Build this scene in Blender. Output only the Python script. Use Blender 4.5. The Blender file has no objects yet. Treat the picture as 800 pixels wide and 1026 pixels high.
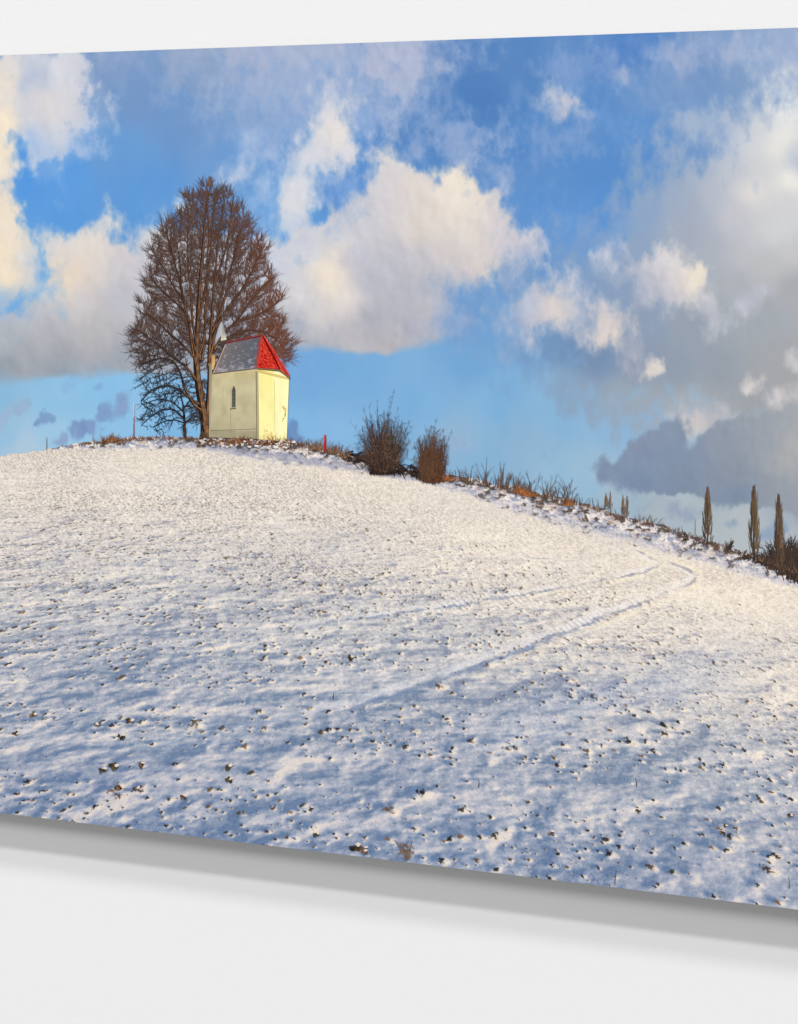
import numpy as np, math

# ---------------------------------------------------------------- noise
_LAT = {}
def _lat(seed):
    if seed not in _LAT:
        _LAT[seed] = np.random.RandomState(seed).rand(256, 256).astype(np.float32) * 2 - 1
    return _LAT[seed]
def vnoise(x, y, seed):
    L = _lat(seed)
    xi = np.floor(x); yi = np.floor(y)
    fx = (x - xi).astype(np.float32); fy = (y - yi).astype(np.float32)
    xi = xi.astype(np.int64) & 255; yi = yi.astype(np.int64) & 255
    fx = fx * fx * fx * (fx * (fx * 6 - 15) + 10); fy = fy * fy * fy * (fy * (fy * 6 - 15) + 10)
    x1 = (xi + 1) & 255; y1 = (yi + 1) & 255
    a = L[yi, xi]; b = L[yi, x1]; c = L[y1, xi]; d = L[y1, x1]
    return (a + (b - a) * fx) * (1 - fy) + (c + (d - c) * fx) * fy
def fbm(x, y, seed, octaves=5, gain=0.5):
    s = 0; a = 1.0; t = 0
    ca, sa = math.cos(0.6), math.sin(0.6)
    for o in range(octaves):
        s = s + a * vnoise(x + 17.3 * o, y + 9.1 * o, seed + o)
        t += a; a *= gain
        x, y = (x * ca - y * sa) * 2.03, (x * sa + y * ca) * 2.03
    return s / t * 1.6
def sstep(a, b, v):
    t = np.clip((v - a) / (b - a), 0, 1)
    return t * t * (3 - 2 * t)
def lerp(a, b, t): return a + (b - a) * t
def s2l(c):
    c = np.clip(c / 255.0, 0, 1)
    return np.where(c <= 0.04045, c / 12.92, ((c + 0.055) / 1.055) ** 2.4)

# ---------------------------------------------------------------- polygons
GX0, GX1, GY0, GY1, GS = -190, 1140, -20, 640, 3.0
_gx = np.arange(GX0, GX1, GS, dtype=np.float32); _gy = np.arange(GY0, GY1, GS, dtype=np.float32)
def poly_sdf(poly):
    P = np.array(poly, np.float32); Q = np.roll(P, -1, 0)
    X, Y = np.meshgrid(_gx, _gy)
    d2 = np.full(X.shape, 1e12, np.float32); ins = np.zeros(X.shape, bool)
    for (ax, ay), (bx, by) in zip(P, Q):
        ex, ey = bx - ax, by - ay
        t = np.clip(((X - ax) * ex + (Y - ay) * ey) / max(ex * ex + ey * ey, 1e-6), 0, 1)
        d2 = np.minimum(d2, (X - ax - t * ex) ** 2 + (Y - ay - t * ey) ** 2)
        c = (ay > Y) != (by > Y)
        if abs(by - ay) > 1e-6:
            ins ^= c & (X < ex * (Y - ay) / (by - ay) + ax)
    d = np.sqrt(d2)
    return np.where(ins, d, -d)
def gsample(G, x, y):
    u = np.clip((x - GX0) / GS, 0, len(_gx) - 1.001); v = np.clip((y - GY0) / GS, 0, len(_gy) - 1.001)
    i = u.astype(np.int32); j = v.astype(np.int32); fu = u - i; fv = v - j
    a = G[j, i]; b = G[j, i + 1]; c = G[j + 1, i]; d = G[j + 1, i + 1]
    if G.ndim == 3: fu = fu[..., None]; fv = fv[..., None]
    return (a + (b - a) * fu) * (1 - fv) + (c + (d - c) * fu) * fv
def polyline_dist(pts, X, Y):
    """distance, signed side and parameter of the nearest point on a polyline"""
    best = np.full(X.shape, 1e9, np.float32); side = np.zeros(X.shape, np.float32); par = np.zeros(X.shape, np.float32)
    n = len(pts) - 1
    for k in range(n):
        (ax, ay), (bx, by) = pts[k], pts[k + 1]
        ex, ey = bx - ax, by - ay; l2 = ex * ex + ey * ey
        t = np.clip(((X - ax) * ex + (Y - ay) * ey) / l2, 0, 1)
        dx = X - ax - t * ex; dy = Y - ay - t * ey
        d = np.sqrt(dx * dx + dy * dy); m = d < best
        best = np.where(m, d, best); side = np.where(m, np.sign(ex * dy - ey * dx), side); par = np.where(m, (k + t) / n, par)
    return best, side, par
def smooth_line(pts, it=3):
    p = [tuple(map(float, q)) for q in pts]
    for _ in range(it):
        q = [p[0]]
        for a, b in zip(p[:-1], p[1:]):
            q += [(a[0] * .75 + b[0] * .25, a[1] * .75 + b[1] * .25), (a[0] * .25 + b[0] * .75, a[1] * .25 + b[1] * .75)]
        q.append(p[-1]); p = q
    return p

def idw_grid(ctrl, power=3.0):
    X, Y = np.meshgrid(_gx, _gy)
    num = np.zeros(X.shape + (3,), np.float32); den = np.zeros(X.shape, np.float32)
    for (x, y, c) in ctrl:
        w = 1.0 / (((X - x) ** 2 + (Y - y) ** 2) + 150.0) ** (power / 2)
        num += w[..., None] * np.array(c, np.float32); den += w
    return num / den[..., None]

# ---------------------------------------------------------------- the printed sky
SKY_BASE = [
 (0,30,(112,150,200)),(100,60,(118,152,200)),(130,90,(112,150,202)),(200,60,(128,158,200)),(180,110,(110,152,206)),(120,150,(104,158,218)),(60,190,(92,158,228)),(140,190,(98,158,222)),
 (30,170,(88,156,230)),(250,110,(118,158,208)),(260,160,(108,158,216)),(350,190,(86,142,212)),(440,60,(84,132,196)),(480,90,(80,130,194)),(440,110,(84,134,198)),(520,70,(84,134,196)),
 (560,60,(96,142,202)),(600,50,(98,142,202)),(630,45,(84,134,202)),(700,80,(118,152,200)),(650,90,(108,150,204)),(760,60,(130,162,206)),(800,50,(150,172,208)),(740,85,(122,156,200)),
 (600,110,(92,142,205)),(640,130,(94,146,210)),(620,165,(90,144,208)),(570,190,(90,144,208)),(540,150,(88,140,204)),(600,210,(92,148,214)),(560,230,(96,150,214)),(690,110,(112,152,205)),
 (0,300,(120,178,232)),(5,320,(120,176,228)),(280,220,(100,160,222)),(480,310,(110,160,212)),(500,330,(112,164,216)),(560,270,(104,152,208)),
 (480,360,(120,172,220)),(350,380,(122,176,224)),(420,400,(124,178,224)),(300,370,(118,172,224)),(500,400,(128,180,222)),(560,410,(134,182,220)),(620,420,(138,182,220)),(640,410,(140,182,220)),
 (0,385,(142,190,224)),(100,385,(138,194,234)),(60,400,(142,194,230)),(0,430,(152,196,226)),(60,440,(156,200,230)),(20,455,(176,202,222)),(120,425,(140,194,234)),(200,420,(130,186,230)),(300,430,(128,184,230)),
 (340,440,(130,184,228)),(420,450,(132,182,222)),(480,460,(136,182,216)),(520,450,(142,182,214)),(460,445,(142,180,214)),(560,480,(144,186,216)),(590,480,(150,188,214)),(620,500,(160,184,202)),
 (660,510,(170,184,194)),(700,520,(176,188,196)),(740,530,(178,188,193)),(790,520,(168,178,190)),(700,545,(182,192,198)),(795,545,(178,186,194)),(700,440,(150,188,220)),(690,430,(158,188,214)),
]
def cloud_layers():
    L = []
    def add(poly, cols, soft=6, warp=10, op=1.0, scale=26, power=3.0, bil=9, seed=1, frag=0.0, flat=None):
        L.append(dict(poly=poly, cols=cols, soft=soft, warp=warp, op=op, scale=scale, power=power, bil=bil, seed=seed, frag=frag, flat=flat))
    def puff(x, y, rx, ry, col, op=1.0, soft=5, warp=5, rot=0, seed=1, col2=None, frag=0.0):
        pts = []
        for k in range(14):
            a = k / 14 * 2 * math.pi; c, s = math.cos(a) * rx, math.sin(a) * ry; r = math.radians(rot)
            pts.append((x + c * math.cos(r) - s * math.sin(r), y + c * math.sin(r) + s * math.cos(r)))
        cols = [(x, y, col)] if col2 is None else [(x + rx * .3, y - ry * .5, col), (x - rx * .3, y + ry * .8, col2)]
        add(pts, cols, soft, warp, op, 13, 3.0, 8, seed, frag)
    # haze at the top
    puff(330, 62, 105, 52, (172, 184, 210), .72, 34, 18, -8, 11)
    puff(190, 55, 90, 16, (158, 174, 204), .55, 16, 8, 0, 12)
    puff(300, 105, 60, 30, (164, 182, 214), .5, 22, 16, -30, 13)
    puff(280, 45, 60, 14, (190, 192, 208), .55, 12, 8, 0, 14)
    puff(395, 62, 40, 34, (188, 192, 210), .75, 14, 14, -60, 15, frag=.3)
    puff(415, 50, 12, 22, (178, 186, 210), .6, 8, 8, 20, 16, frag=.3)
    puff(398, 105, 15, 22, (172, 186, 214), .7, 9, 10, 40, 17, frag=.3)
    puff(370, 120, 26, 14, (150, 176, 216), .6, 10, 10, -60, 18, frag=.3)
    puff(180, 62, 14, 22, (178, 184, 205), .35, 10, 8, 10, 19, frag=.4)
    puff(100, 60, 4, 14, (180, 186, 205), .35, 6, 5, 10, 19, frag=.4)
    # top left cumulus
    add([(-150,30),(86,30),(88,60),(97,85),(102,112),(100,135),(88,152),(70,160),(55,175),(30,180),(18,150),(14,170),(6,185),(-150,195)],
        [(-40,120,(246,228,202)),(4,120,(252,234,206)),(6,150,(248,230,204)),(10,80,(240,226,208)),(14,62,(226,220,214)),(28,62,(198,204,218)),(36,78,(172,188,214)),(58,62,(218,218,222)),(48,105,(226,216,210)),(60,110,(222,216,214)),
         (76,75,(212,214,222)),(88,110,(188,200,222)),(94,130,(172,192,222)),(80,148,(164,190,224)),(32,112,(208,208,214)),(30,140,(156,186,226)),(48,150,(172,194,224)),(28,165,(196,206,222)),(55,130,(206,210,220)),(66,100,(216,214,218)),(40,170,(160,190,228))],
        soft=10, warp=16, scale=26, bil=8, seed=21, power=3.2, frag=.45)
    puff(2, 150, 12, 34, (246, 230, 206), .9, 8, 6, 0, 22)
    puff(3, 180, 9, 14, (240, 226, 206), .85, 6, 4, 0, 23)
    # left bank
    add([(-150,180),(8,190),(22,205),(27,222),(34,236),(42,250),(43,268),(38,284),(22,292),(10,300),(-4,312),(14,312),(34,292),(44,284),(50,262),(46,246),(52,236),(62,240),(76,236),(84,222),(98,218),(106,212),(111,222),(117,244),(124,248),(132,236),(142,226),(160,222),(180,232),(215,240),(260,250),(280,345),(215,374),(150,374),(110,372),(90,374),(60,376),(30,379),(0,380),(-150,381)],
        [(-60,250,(244,226,202)),(12,212,(236,222,206)),(18,228,(236,222,208)),(2,250,(244,226,204)),(6,275,(250,230,202)),(-2,300,(150,184,220)),(34,262,(204,208,220)),(40,285,(196,204,220)),(50,246,(218,214,216)),(54,272,(236,216,196)),(62,286,(238,218,196)),
         (78,272,(230,214,202)),(90,240,(226,218,214)),(104,228,(222,216,216)),(96,258,(222,212,208)),(120,262,(204,200,208)),(150,235,(204,206,216)),(150,270,(196,196,208)),(120,300,(190,190,202)),(80,300,(204,200,206)),(40,306,(188,190,202)),
         (15,315,(184,188,202)),(10,335,(176,180,190)),(50,330,(178,178,188)),(90,330,(184,182,188)),(100,350,(178,176,182)),(30,350,(164,168,178)),(60,360,(160,164,174)),(120,360,(158,164,178)),(0,368,(148,156,170)),(60,374,(146,156,172)),(100,374,(152,162,180)),(190,300,(190,192,204)),(250,300,(194,198,210)),(190,360,(160,168,184)),(250,350,(172,180,196))],
        soft=7, warp=8, scale=22, bil=6, seed=31, power=3.4, frag=.16, flat=(325, 362))
    # wisps between the tree and the plume
    puff(250, 150, 10, 22, (178, 196, 222), .6, 7, 9, 25, 33, frag=.4)
    puff(233, 178, 11, 12, (202, 208, 222), .85, 6, 7, 10, 34, frag=.3)
    puff(184, 206, 6, 7, (214, 218, 226), .8, 4, 4, 0, 34)
    puff(270, 182, 16, 16, (182, 200, 226), .7, 8, 9, -40, 35, frag=.35)
    puff(262, 225, 16, 30, (160, 188, 224), .6, 10, 10, 0, 36, frag=.35)
    puff(345, 185, 20, 16, (160, 186, 222), .5, 10, 10, 0, 37, frag=.35)
    # plume
    add([(280,240),(280,215),(286,190),(292,165),(302,140),(312,118),(322,98),(330,88),(336,96),(340,108),(352,112),(358,132),(362,155),(352,172),(338,176),(326,162),(314,172),(308,190),(308,212),(316,236)],
        [(336,135,(236,228,218)),(342,120,(228,222,218)),(328,100,(206,210,220)),(352,160,(216,214,220)),(330,160,(214,214,220)),(310,140,(208,212,222)),(298,170,(222,220,222)),(294,192,(230,224,218)),(292,205,(222,220,220)),(304,215,(196,206,222)),(284,235,(190,204,224)),(312,178,(200,208,224))],
        soft=13, warp=8, scale=18, bil=6, seed=41, frag=.08)
    puff(300, 178, 13, 26, (216, 218, 224), .8, 9, 6, 18, 42)
    # upper wisps right of the plume
    puff(475, 140, 48, 18, (158, 178, 212), .62, 12, 14, -4, 43, frag=.5)
    puff(440, 128, 16, 14, (152, 174, 210), .5, 9, 10, 0, 44, frag=.5)
    puff(470, 160, 10, 18, (176, 186, 212), .6, 8, 9, 20, 45, frag=.4)
    puff(502, 178, 8, 12, (176, 186, 212), .75, 6, 7, 0, 46, frag=.3)
    puff(412, 152, 10, 8, (170, 184, 214), .6, 6, 7, 0, 46, frag=.3)
    puff(425, 105, 5, 16, (152, 174, 212), .5, 6, 7, 15, 47, frag=.4)
    puff(520, 92, 7, 12, (132, 162, 208), .4, 7, 7, 0, 47, frag=.4)
    puff(565, 140, 28, 12, (152, 174, 210), .5, 9, 11, 25, 48, frag=.5)
    puff(540, 160, 10, 14, (136, 166, 210), .5, 8, 8, 0, 49, frag=.5)
    puff(565, 72, 18, 20, (142, 168, 208), .55, 12, 12, -20, 50, frag=.5)
    puff(590, 60, 26, 18, (134, 164, 208), .5, 12, 12, 0, 51, frag=.5)
    puff(562, 100, 17, 13, (204, 202, 212), 1, 6, 7, 0, 52, (176,186,208), frag=.2)
    puff(583, 112, 9, 8, (180, 190, 212), .8, 5, 6, -20, 53, frag=.3)
    puff(622, 74, 8, 9, (178, 186, 208), .7, 5, 6, 0, 54, frag=.4)
    puff(638, 80, 22, 22, (146, 170, 208), .5, 13, 13, 10, 55, frag=.5)
    puff(690, 48, 34, 15, (166, 180, 208), .8, 12, 9, -14, 56, frag=.15)
    puff(744, 52, 15, 13, (174, 186, 210), .8, 9, 7, -30, 57, frag=.15)
    puff(800, 60, 34, 26, (166, 182, 212), .8, 16, 10, 0, 58, frag=.15)
    puff(620, 120, 50, 16, (110, 156, 208), .5, 16, 13, 25, 59, frag=.5)
    puff(700, 125, 14, 8, (168, 184, 210), .8, 6, 6, -25, 60, frag=.2)
    puff(680, 100, 40, 16, (130, 160, 202), .5, 14, 12, -20, 60, frag=.3)
    puff(540, 205, 24, 12, (104, 154, 214), .4, 12, 12, -20, 61, frag=.4)
    puff(574, 236, 24, 16, (112, 158, 212), .6, 12, 12, -10, 62, frag=.3)
    # main cumulus
    add([(235,250),(270,240),(290,236),(318,222),(345,208),(366,196),(374,172),(380,152),(392,147),(402,158),(412,162),(422,172),(434,178),(444,170),(455,162),(464,166),(472,182),(484,188),(498,194),(506,208),(514,226),(522,238),(534,232),(546,238),(550,252),(546,266),(530,268),(522,282),(514,292),(506,286),(498,272),(490,284),(474,287),(458,288),(452,296),(460,312),(452,328),(436,340),(412,348),(384,354),(356,353),(332,349),(306,348),(280,344),(240,345),(215,330),(215,262)],
        [(456,182,(240,228,212)),(458,205,(240,228,212)),(470,228,(226,217,207)),(440,215,(226,216,206)),(420,220,(222,212,204)),(412,190,(226,216,208)),(392,165,(216,212,212)),(392,200,(212,208,210)),(360,215,(204,204,210)),(340,232,(202,204,212)),(310,245,(204,208,218)),
         (290,260,(208,210,218)),(336,255,(230,220,210)),(328,270,(240,226,206)),(334,286,(242,228,206)),(345,296,(226,218,212)),(300,295,(214,212,214)),(320,310,(212,208,206)),(355,260,(196,196,206)),(370,280,(186,188,198)),(395,265,(192,192,200)),(400,295,(182,184,194)),
         (430,265,(196,194,198)),(450,250,(214,206,202)),(480,255,(220,210,203)),(490,272,(222,210,200)),(500,230,(212,206,208)),(510,250,(204,202,210)),(538,248,(206,204,212)),(514,282,(196,198,210)),(470,280,(196,194,200)),(440,290,(180,184,196)),(446,315,(168,180,204)),
         (420,330,(178,180,192)),(425,310,(190,188,192)),(380,330,(184,182,188)),(375,318,(172,174,184)),(390,348,(184,180,182)),(350,335,(190,188,190)),(300,330,(182,182,188)),(290,342,(168,174,188)),(330,348,(178,178,184)),(260,330,(176,184,202)),(270,270,(198,206,220))],
        soft=6, warp=7, scale=18, bil=7, seed=71, power=3.6, frag=.10, flat=(320, 345))
    puff(470, 300, 24, 12, (122, 158, 204), .8, 9, 8, -10, 73, frag=.2)
    puff(460, 325, 14, 12, (142, 168, 204), .7, 9, 7, 0, 74, frag=.2)
    puff(530, 275, 26, 18, (120, 156, 204), .6, 10, 10, 0, 75, frag=.3)
    # wide grey cloud on the right
    add([(1140,50),(812,78),(790,82),(765,98),(735,106),(706,114),(692,124),(700,138),(704,152),(680,164),(660,172),(645,188),(628,208),(608,232),(588,252),(560,268),(520,300),(505,330),(515,350),(548,372),(585,396),(630,406),(668,412),(700,420),(780,440),(1140,460)],
        [(790,108,(232,232,234)),(770,120,(206,210,218)),(740,118,(172,186,210)),(710,128,(158,178,208)),(720,145,(178,190,212)),(750,140,(206,210,218)),(785,135,(240,236,232)),(775,148,(236,231,224)),(798,162,(170,182,210)),(796,148,(200,204,214)),(760,160,(206,206,214)),
         (735,170,(190,194,208)),(700,170,(164,176,200)),(670,180,(146,166,198)),(715,195,(180,186,200)),(750,190,(226,221,218)),(790,178,(246,241,230)),(785,200,(208,208,216)),(740,212,(196,196,206)),(690,210,(160,172,194)),(650,215,(140,164,200)),(620,235,(126,160,208)),
         (780,230,(210,211,215)),(795,250,(196,196,202)),(750,255,(188,190,198)),(770,270,(190,190,194)),(715,245,(172,178,192)),(690,235,(164,172,190)),(640,250,(144,164,194)),(740,285,(172,176,186)),(790,290,(168,170,178)),(620,285,(138,158,190)),(640,310,(142,158,184)),
         (700,320,(150,160,176)),(760,320,(162,168,178)),(600,300,(130,156,194)),(570,280,(124,158,204)),(550,345,(112,146,190)),(575,355,(110,140,180)),(600,360,(118,142,178)),(640,365,(136,150,176)),(680,370,(144,156,174)),(720,370,(150,158,172)),(780,370,(164,166,172)),
         (560,372,(140,166,196)),(590,388,(144,162,186)),(620,395,(154,166,182)),(650,400,(158,168,182)),(690,405,(166,170,178)),(720,405,(160,164,174)),(760,405,(160,164,172)),(795,405,(166,168,174)),(520,330,(120,160,206)),(535,350,(118,156,200)),(770,430,(156,160,172)),(700,425,(176,178,184))],
        soft=22, warp=9, scale=44, bil=3, seed=81, power=3.4, frag=0)
    # cumulus in front of it
    add([(632,270),(645,258),(655,262),(663,248),(670,244),(678,252),(686,266),(694,258),(702,255),(708,264),(711,276),(706,290),(714,303),(724,314),(732,326),(722,326),(708,318),(694,308),(676,305),(656,303),(640,296)],
        [(668,256,(224,218,216)),(675,268,(214,210,212)),(700,266,(240,228,208)),(696,280,(244,230,206)),(686,285,(228,218,208)),(660,275,(206,202,208)),(650,290,(184,186,198)),(672,298,(192,192,202)),(705,305,(196,196,204)),(722,320,(192,194,204)),(640,285,(164,174,196))],
        soft=8, warp=8, scale=14, bil=7, seed=91, frag=.15)
    add([(505,350),(500,325),(508,310),(522,300),(528,288),(545,290),(560,284),(578,278),(586,292),(598,303),(612,312),(624,322),(628,338),(620,347),(606,344),(596,334),(588,344),(576,346),(562,334),(552,326),(542,330),(534,346),(522,332),(516,344)],
        [(548,305,(218,208,204)),(556,314,(232,216,200)),(566,326,(216,208,206)),(606,324,(224,210,200)),(618,336,(230,216,202)),(600,318,(212,206,208)),(580,296,(196,200,212)),(586,320,(172,184,204)),(530,305,(178,188,208)),(512,325,(156,176,206)),(520,340,(150,172,204)),(540,322,(190,192,206)),(572,340,(168,180,202))],
        soft=8, warp=9, scale=14, bil=7, seed=101, frag=.2)
    puff(604, 257, 10, 10, (202, 204, 214), 1, 6, 5, 0, 111, frag=.2)
    puff(622, 276, 4, 10, (166, 178, 200), .8, 4, 4, 10, 112, frag=.2)
    puff(655, 368, 9, 9, (218, 210, 202), 1, 4, 4, -20, 113)
    puff(634, 356, 11, 11, (176, 180, 192), .8, 6, 6, -20, 114, frag=.25)
    puff(753, 386, 9, 6, (214, 208, 204), 1, 4, 4, -30, 115)
    puff(784, 397, 13, 9, (202, 198, 198), 1, 6, 5, -20, 116)
    puff(743, 306, 8, 9, (192, 194, 204), .9, 5, 4, 0, 117)
    puff(757, 294, 9, 5, (190, 194, 204), .8, 5, 4, -40, 118)
    puff(798, 362, 7, 6, (206, 202, 202), 1, 4, 4, -30, 119)
    # low dark bank
    puff(693, 424, 15, 12, (204, 198, 196), 1, 7, 6, -20, 120)
    puff(728, 420, 16, 9, (186, 186, 190), .9, 7, 6, 10, 121)
    add([(594,471),(600,464),(614,461),(626,453),(634,442),(642,439),(648,430),(660,428),(668,419),(680,417),(688,422),(692,436),(694,448),(700,446),(708,432),(717,422),(735,420),(752,416),(790,405),(900,396),(1000,410),(1140,400),(1140,600),(960,560),(810,522),(790,516),(770,508),(740,506),(724,509),(706,500),(690,496),(668,491),(650,494),(632,493),(618,496),(614,484),(600,478)],
        [(660,432,(138,150,172)),(650,452,(136,148,172)),(620,466,(132,146,172)),(640,484,(126,142,168)),(680,450,(134,148,170)),(700,470,(138,148,168)),(690,488,(130,142,164)),(730,440,(148,154,168)),(740,470,(144,150,164)),(740,497,(130,142,164)),(770,450,(156,160,170)),
         (790,462,(176,174,174)),(790,430,(164,166,174)),(795,440,(182,178,178)),(780,490,(152,156,166)),(800,510,(154,158,170)),(760,420,(158,162,172))],
        soft=2.6, warp=5, scale=16, bil=4, seed=131, power=3.2, frag=.05)
    # small dark scraps near the horizon
    puff(680, 511, 15, 7, (150, 164, 184), .9, 4, 5, 26, 141)
    puff(648, 508, 9, 4, (152, 170, 192), .6, 3, 3, -20, 142)
    puff(732, 526, 7, 3.5, (150, 166, 186), .9, 2, 2, 10, 143)
    puff(775, 532, 16, 7, (148, 164, 186), .9, 3, 4, -15, 144)
    puff(43, 420, 14, 6, (130, 160, 198), 1, 2.5, 5, -32, 145)
    puff(22, 409, 12, 4, (156, 178, 206), .8, 3, 5, -50, 146)
    puff(2, 420, 10, 5, (158, 178, 206), .8, 4, 5, -40, 146)
    puff(112, 412, 14, 8, (128, 157, 198), 1, 2.5, 5, -25, 147)
    puff(123, 404, 5, 8, (138, 162, 198), 1, 2.5, 4, 0, 147)
    puff(84, 431, 17, 8, (130, 156, 198), 1, 2.5, 5, -22, 148)
    puff(60, 440, 9, 5, (140, 164, 200), 1, 2.5, 4, -20, 149)
    puff(68, 384, 10, 5, (134, 176, 216), .5, 4, 4, -60, 150, frag=.2)
    puff(98, 388, 5, 3, (128, 164, 204), .7, 2.5, 3, -40, 151)
    puff(292, 433, 6, 11, (112, 144, 190), 1, 2.5, 3, 15, 152)
    puff(300, 440, 6, 6, (118, 148, 192), 1, 2.5, 3, 0, 152)
    puff(440, 446, 34, 4, (150, 180, 208), .7, 4, 5, 0, 153)
    puff(552, 455, 9, 9, (140, 176, 206), .5, 5, 4, -45, 154)
    return L
def paint_sky(X, Y):
    wx = fbm(X / 60, Y / 80, 201, 4) * 14; wy = fbm(X / 60 + 31, Y / 80, 205, 4) * 14
    rgb = gsample(idw_grid(SKY_BASE, 4.0), X + wx * .6, Y + wy * .6)
    n1 = fbm(X / 26, Y / 38, 211, 6, .55); n2 = fbm(X / 26 + 77, Y / 38 + 13, 215, 6, .55)
    fine = fbm(X / 9, Y / 13, 221, 4, .55)
    lum = rgb @ np.array([.3, .59, .11]); rgb = rgb + (lum[..., None] - rgb) * .07 - 2
    rgb = rgb + fbm(X / 34, Y / 60, 225, 4)[..., None] * np.array([5, 3.2, 1.6])
    for l in cloud_layers():
        k = 26.0 / l['scale']
        px = [p[0] for p in l['poly']]; py = [p[1] for p in l['poly']]; pad = l['soft'] + l['warp'] * 2 + 8
        m = (X > min(px) - pad) & (X < max(px) + pad) & (Y > min(py) - pad) & (Y < max(py) + pad)
        if not m.any(): continue
        x = X[m]; y = Y[m]; sd = l['seed']
        a1 = fbm(x * k / 26 + sd, y * k / 46 + sd * .7, 231 + sd % 7, 6, .6) * .8; a2 = fbm(x * k / 26 + sd * 1.3 + 50, y * k / 46, 241 + sd % 5, 6, .6) * .95
        fl = 1.0 if not l['flat'] else 1 - .75 * sstep(l['flat'][0], l['flat'][1], y)
        xs = x + a1 * l['warp']; ys = y + a2 * l['warp'] * fl
        d = gsample(poly_sdf(l['poly']), xs, ys)
        f = fbm(x / 11 + sd, y / 17, 251, 5, .6)
        so = l['soft'] * (.75 + 1.7 * np.clip(.5 + .7 * fbm(x / 45 + sd * 3, y / 45, 281, 2), 0, 1) ** 1.5)
        so = so * 1.0 * (.45 + .55 * fl); al = sstep(-so * 1.3, so * 1.1, d + f * (so * .75 + 1.5) * fl)
        if l['frag'] > 0:
            hole = fbm(x * k / 24 + 9 + sd, y * k / 34, 261, 5, .58)
            al = al * (1 - np.clip(l['frag'] * 1.6, 0, 1) * fl * sstep(.0, .75, hole + .15 - d / (so * 5)))
        al = (al * l['op'])[..., None]
        xb = x + a1 * l['warp'] * .7; yb = y + a2 * l['warp'] * .7
        c = gsample(idw_grid(l['cols'], l['power']), xb, yb)
        e = 2.2
        bl = fbm(x * k / 22 + sd, y * k / 28, 271, 5, .55) - fbm((x - e * 2.2) * k / 22 + sd, (y + e * 1.6) * k / 28, 271, 5, .55)
        c = c + (bl * l['bil'] * .85 + f * l['bil'] * .06)[..., None] * np.array([1.0, .96, .86])
        c = c * (np.array([.975, .995, .995]) if l['soft'] < 4 else (np.array([1.0, 1.0, .985]) if l['seed'] in (31, 81) else np.array([.99, .99, 1.0])))
        r = rgb[m]; rgb[m] = r + (c - r) * al
    return np.clip(rgb, 0, 255)

# ---------------------------------------------------------------- the printed snow field
SKYLINE = [(-160,478),(-60,465),(0,457),(30,453),(50,450),(66,446.5),(85,444),(100,442),(120,440),(145,438.5),(170,438),(200,437.5),(240,438.5),(270,440.5),(292,443),(310,447),(330,451),(350,457),(380,463),(410,470),(430,474),(450,476),(478,481),(500,486),(515,487),(540,494),(565,499),(590,505),(615,513),(640,520),(662,526),(700,538),(725,546.5),(750,555),(775,564),(800,572.5),(880,602),(960,632),(1100,690)]
FIELD = [(-160,478),(-60,465),(0,457),(30,453.5),(50,451),(66,449),(85,448.5),(100,449),(120,449),(150,448.5),(180,447.5),(200,448.5),(220,450.5),(260,457),(300,462.5),(328,466.5),(350,469),(380,475),(425,482.5),(450,489),(470,494),(490,502),(520,511),(540,517),(565,524),(590,530.5),(620,538),(650,546),(700,558.5),(750,573),(775,580.5),(800,588),(880,612),(960,642),(1100,700)]
def ycurve(c, x):
    return np.interp(x, [p[0] for p in c], [p[1] for p in c])
TRACKS = [  # wheel ruts: points, half widths at both ends, strength
 (smooth_line([(637,552),(655,560),(664,566),(650,572),(610,580),(560,589),(500,599),(440,609),(390,616),(330,624),(270,632),(200,640)]), 1.1, 2.4, 1.0),
 (smooth_line([(666,561),(684,569),(698,577),(696,582),(684,588),(650,601),(600,619),(560,636),(510,654),(470,671),(420,688),(370,704),(300,722),(220,742),(120,770)]), 1.3, 5.5, 1.0),
 (smooth_line([(514,524),(530,532),(537,538),(530,545)]), .7, .7, .6),
 (smooth_line([(484,515),(494,522),(498,528),(490,534)]), .7, .7, .5),
 (smooth_line([(544,530),(556,538),(560,543),(554,549)]), .7, .7, .6),
 (smooth_line([(500,519),(512,526),(518,533)]), .6, .6, .35),
 (smooth_line([(455,508),(468,516),(474,522),(468,528)]), .6, .6, .4),
 (smooth_line([(426,503),(440,511),(446,517)]), .6, .6, .3),
 (smooth_line([(560,531),(578,541),(584,548),(574,554)]), .7, .7, .45),
 (smooth_line([(534,526),(546,534),(549,540),(541,547)]), .6, .6, .4),
 (smooth_line([(300,545),(360,552),(420,556),(470,556)]), .6, .7, .35),
 (smooth_line([(470,557),(520,556),(560,562),(590,568)]), .7, .8, .5),
 (smooth_line([(578,532),(606,542),(622,550),(640,558)]), .7, .8, .4),
 (smooth_line([(60,462),(100,478),(130,490)]), .6, .8, .6),
 (smooth_line([(70,458),(110,470),(160,488),(200,503)]), .6, .8, .5),
 (smooth_line([(110,474),(150,486),(190,496)]), .6, .7, .4),
]
CX = 470.0
def ground(X, Y):
    """image point -> coordinates on the sloping field (u across, v away) and the size of a unit there"""
    yh = 395 + (X - 200) * .06
    s = np.clip((Y - yh) / 430.0, .03, 2)
    return (X - CX) / s / 30.0, 26.0 / s, s
SUN_U, SUN_V = .94, .22
def _h(i, j, k):
    n = (i * 374761393 + j * 668265263 + k * 974634577) & 0x7fffffff
    n = ((n ^ (n >> 13)) * 1274126177) & 0x7fffffff
    return ((n ^ (n >> 16)) & 0xffff).astype(np.float32) / 65535.0
CLODS = ((.34, .44, .62, 1.35, 1, 0), (.55, .70, .50, 2.2, 2, 0), (1.25, 1.5, .42, 3.3, 3, 1))
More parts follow.
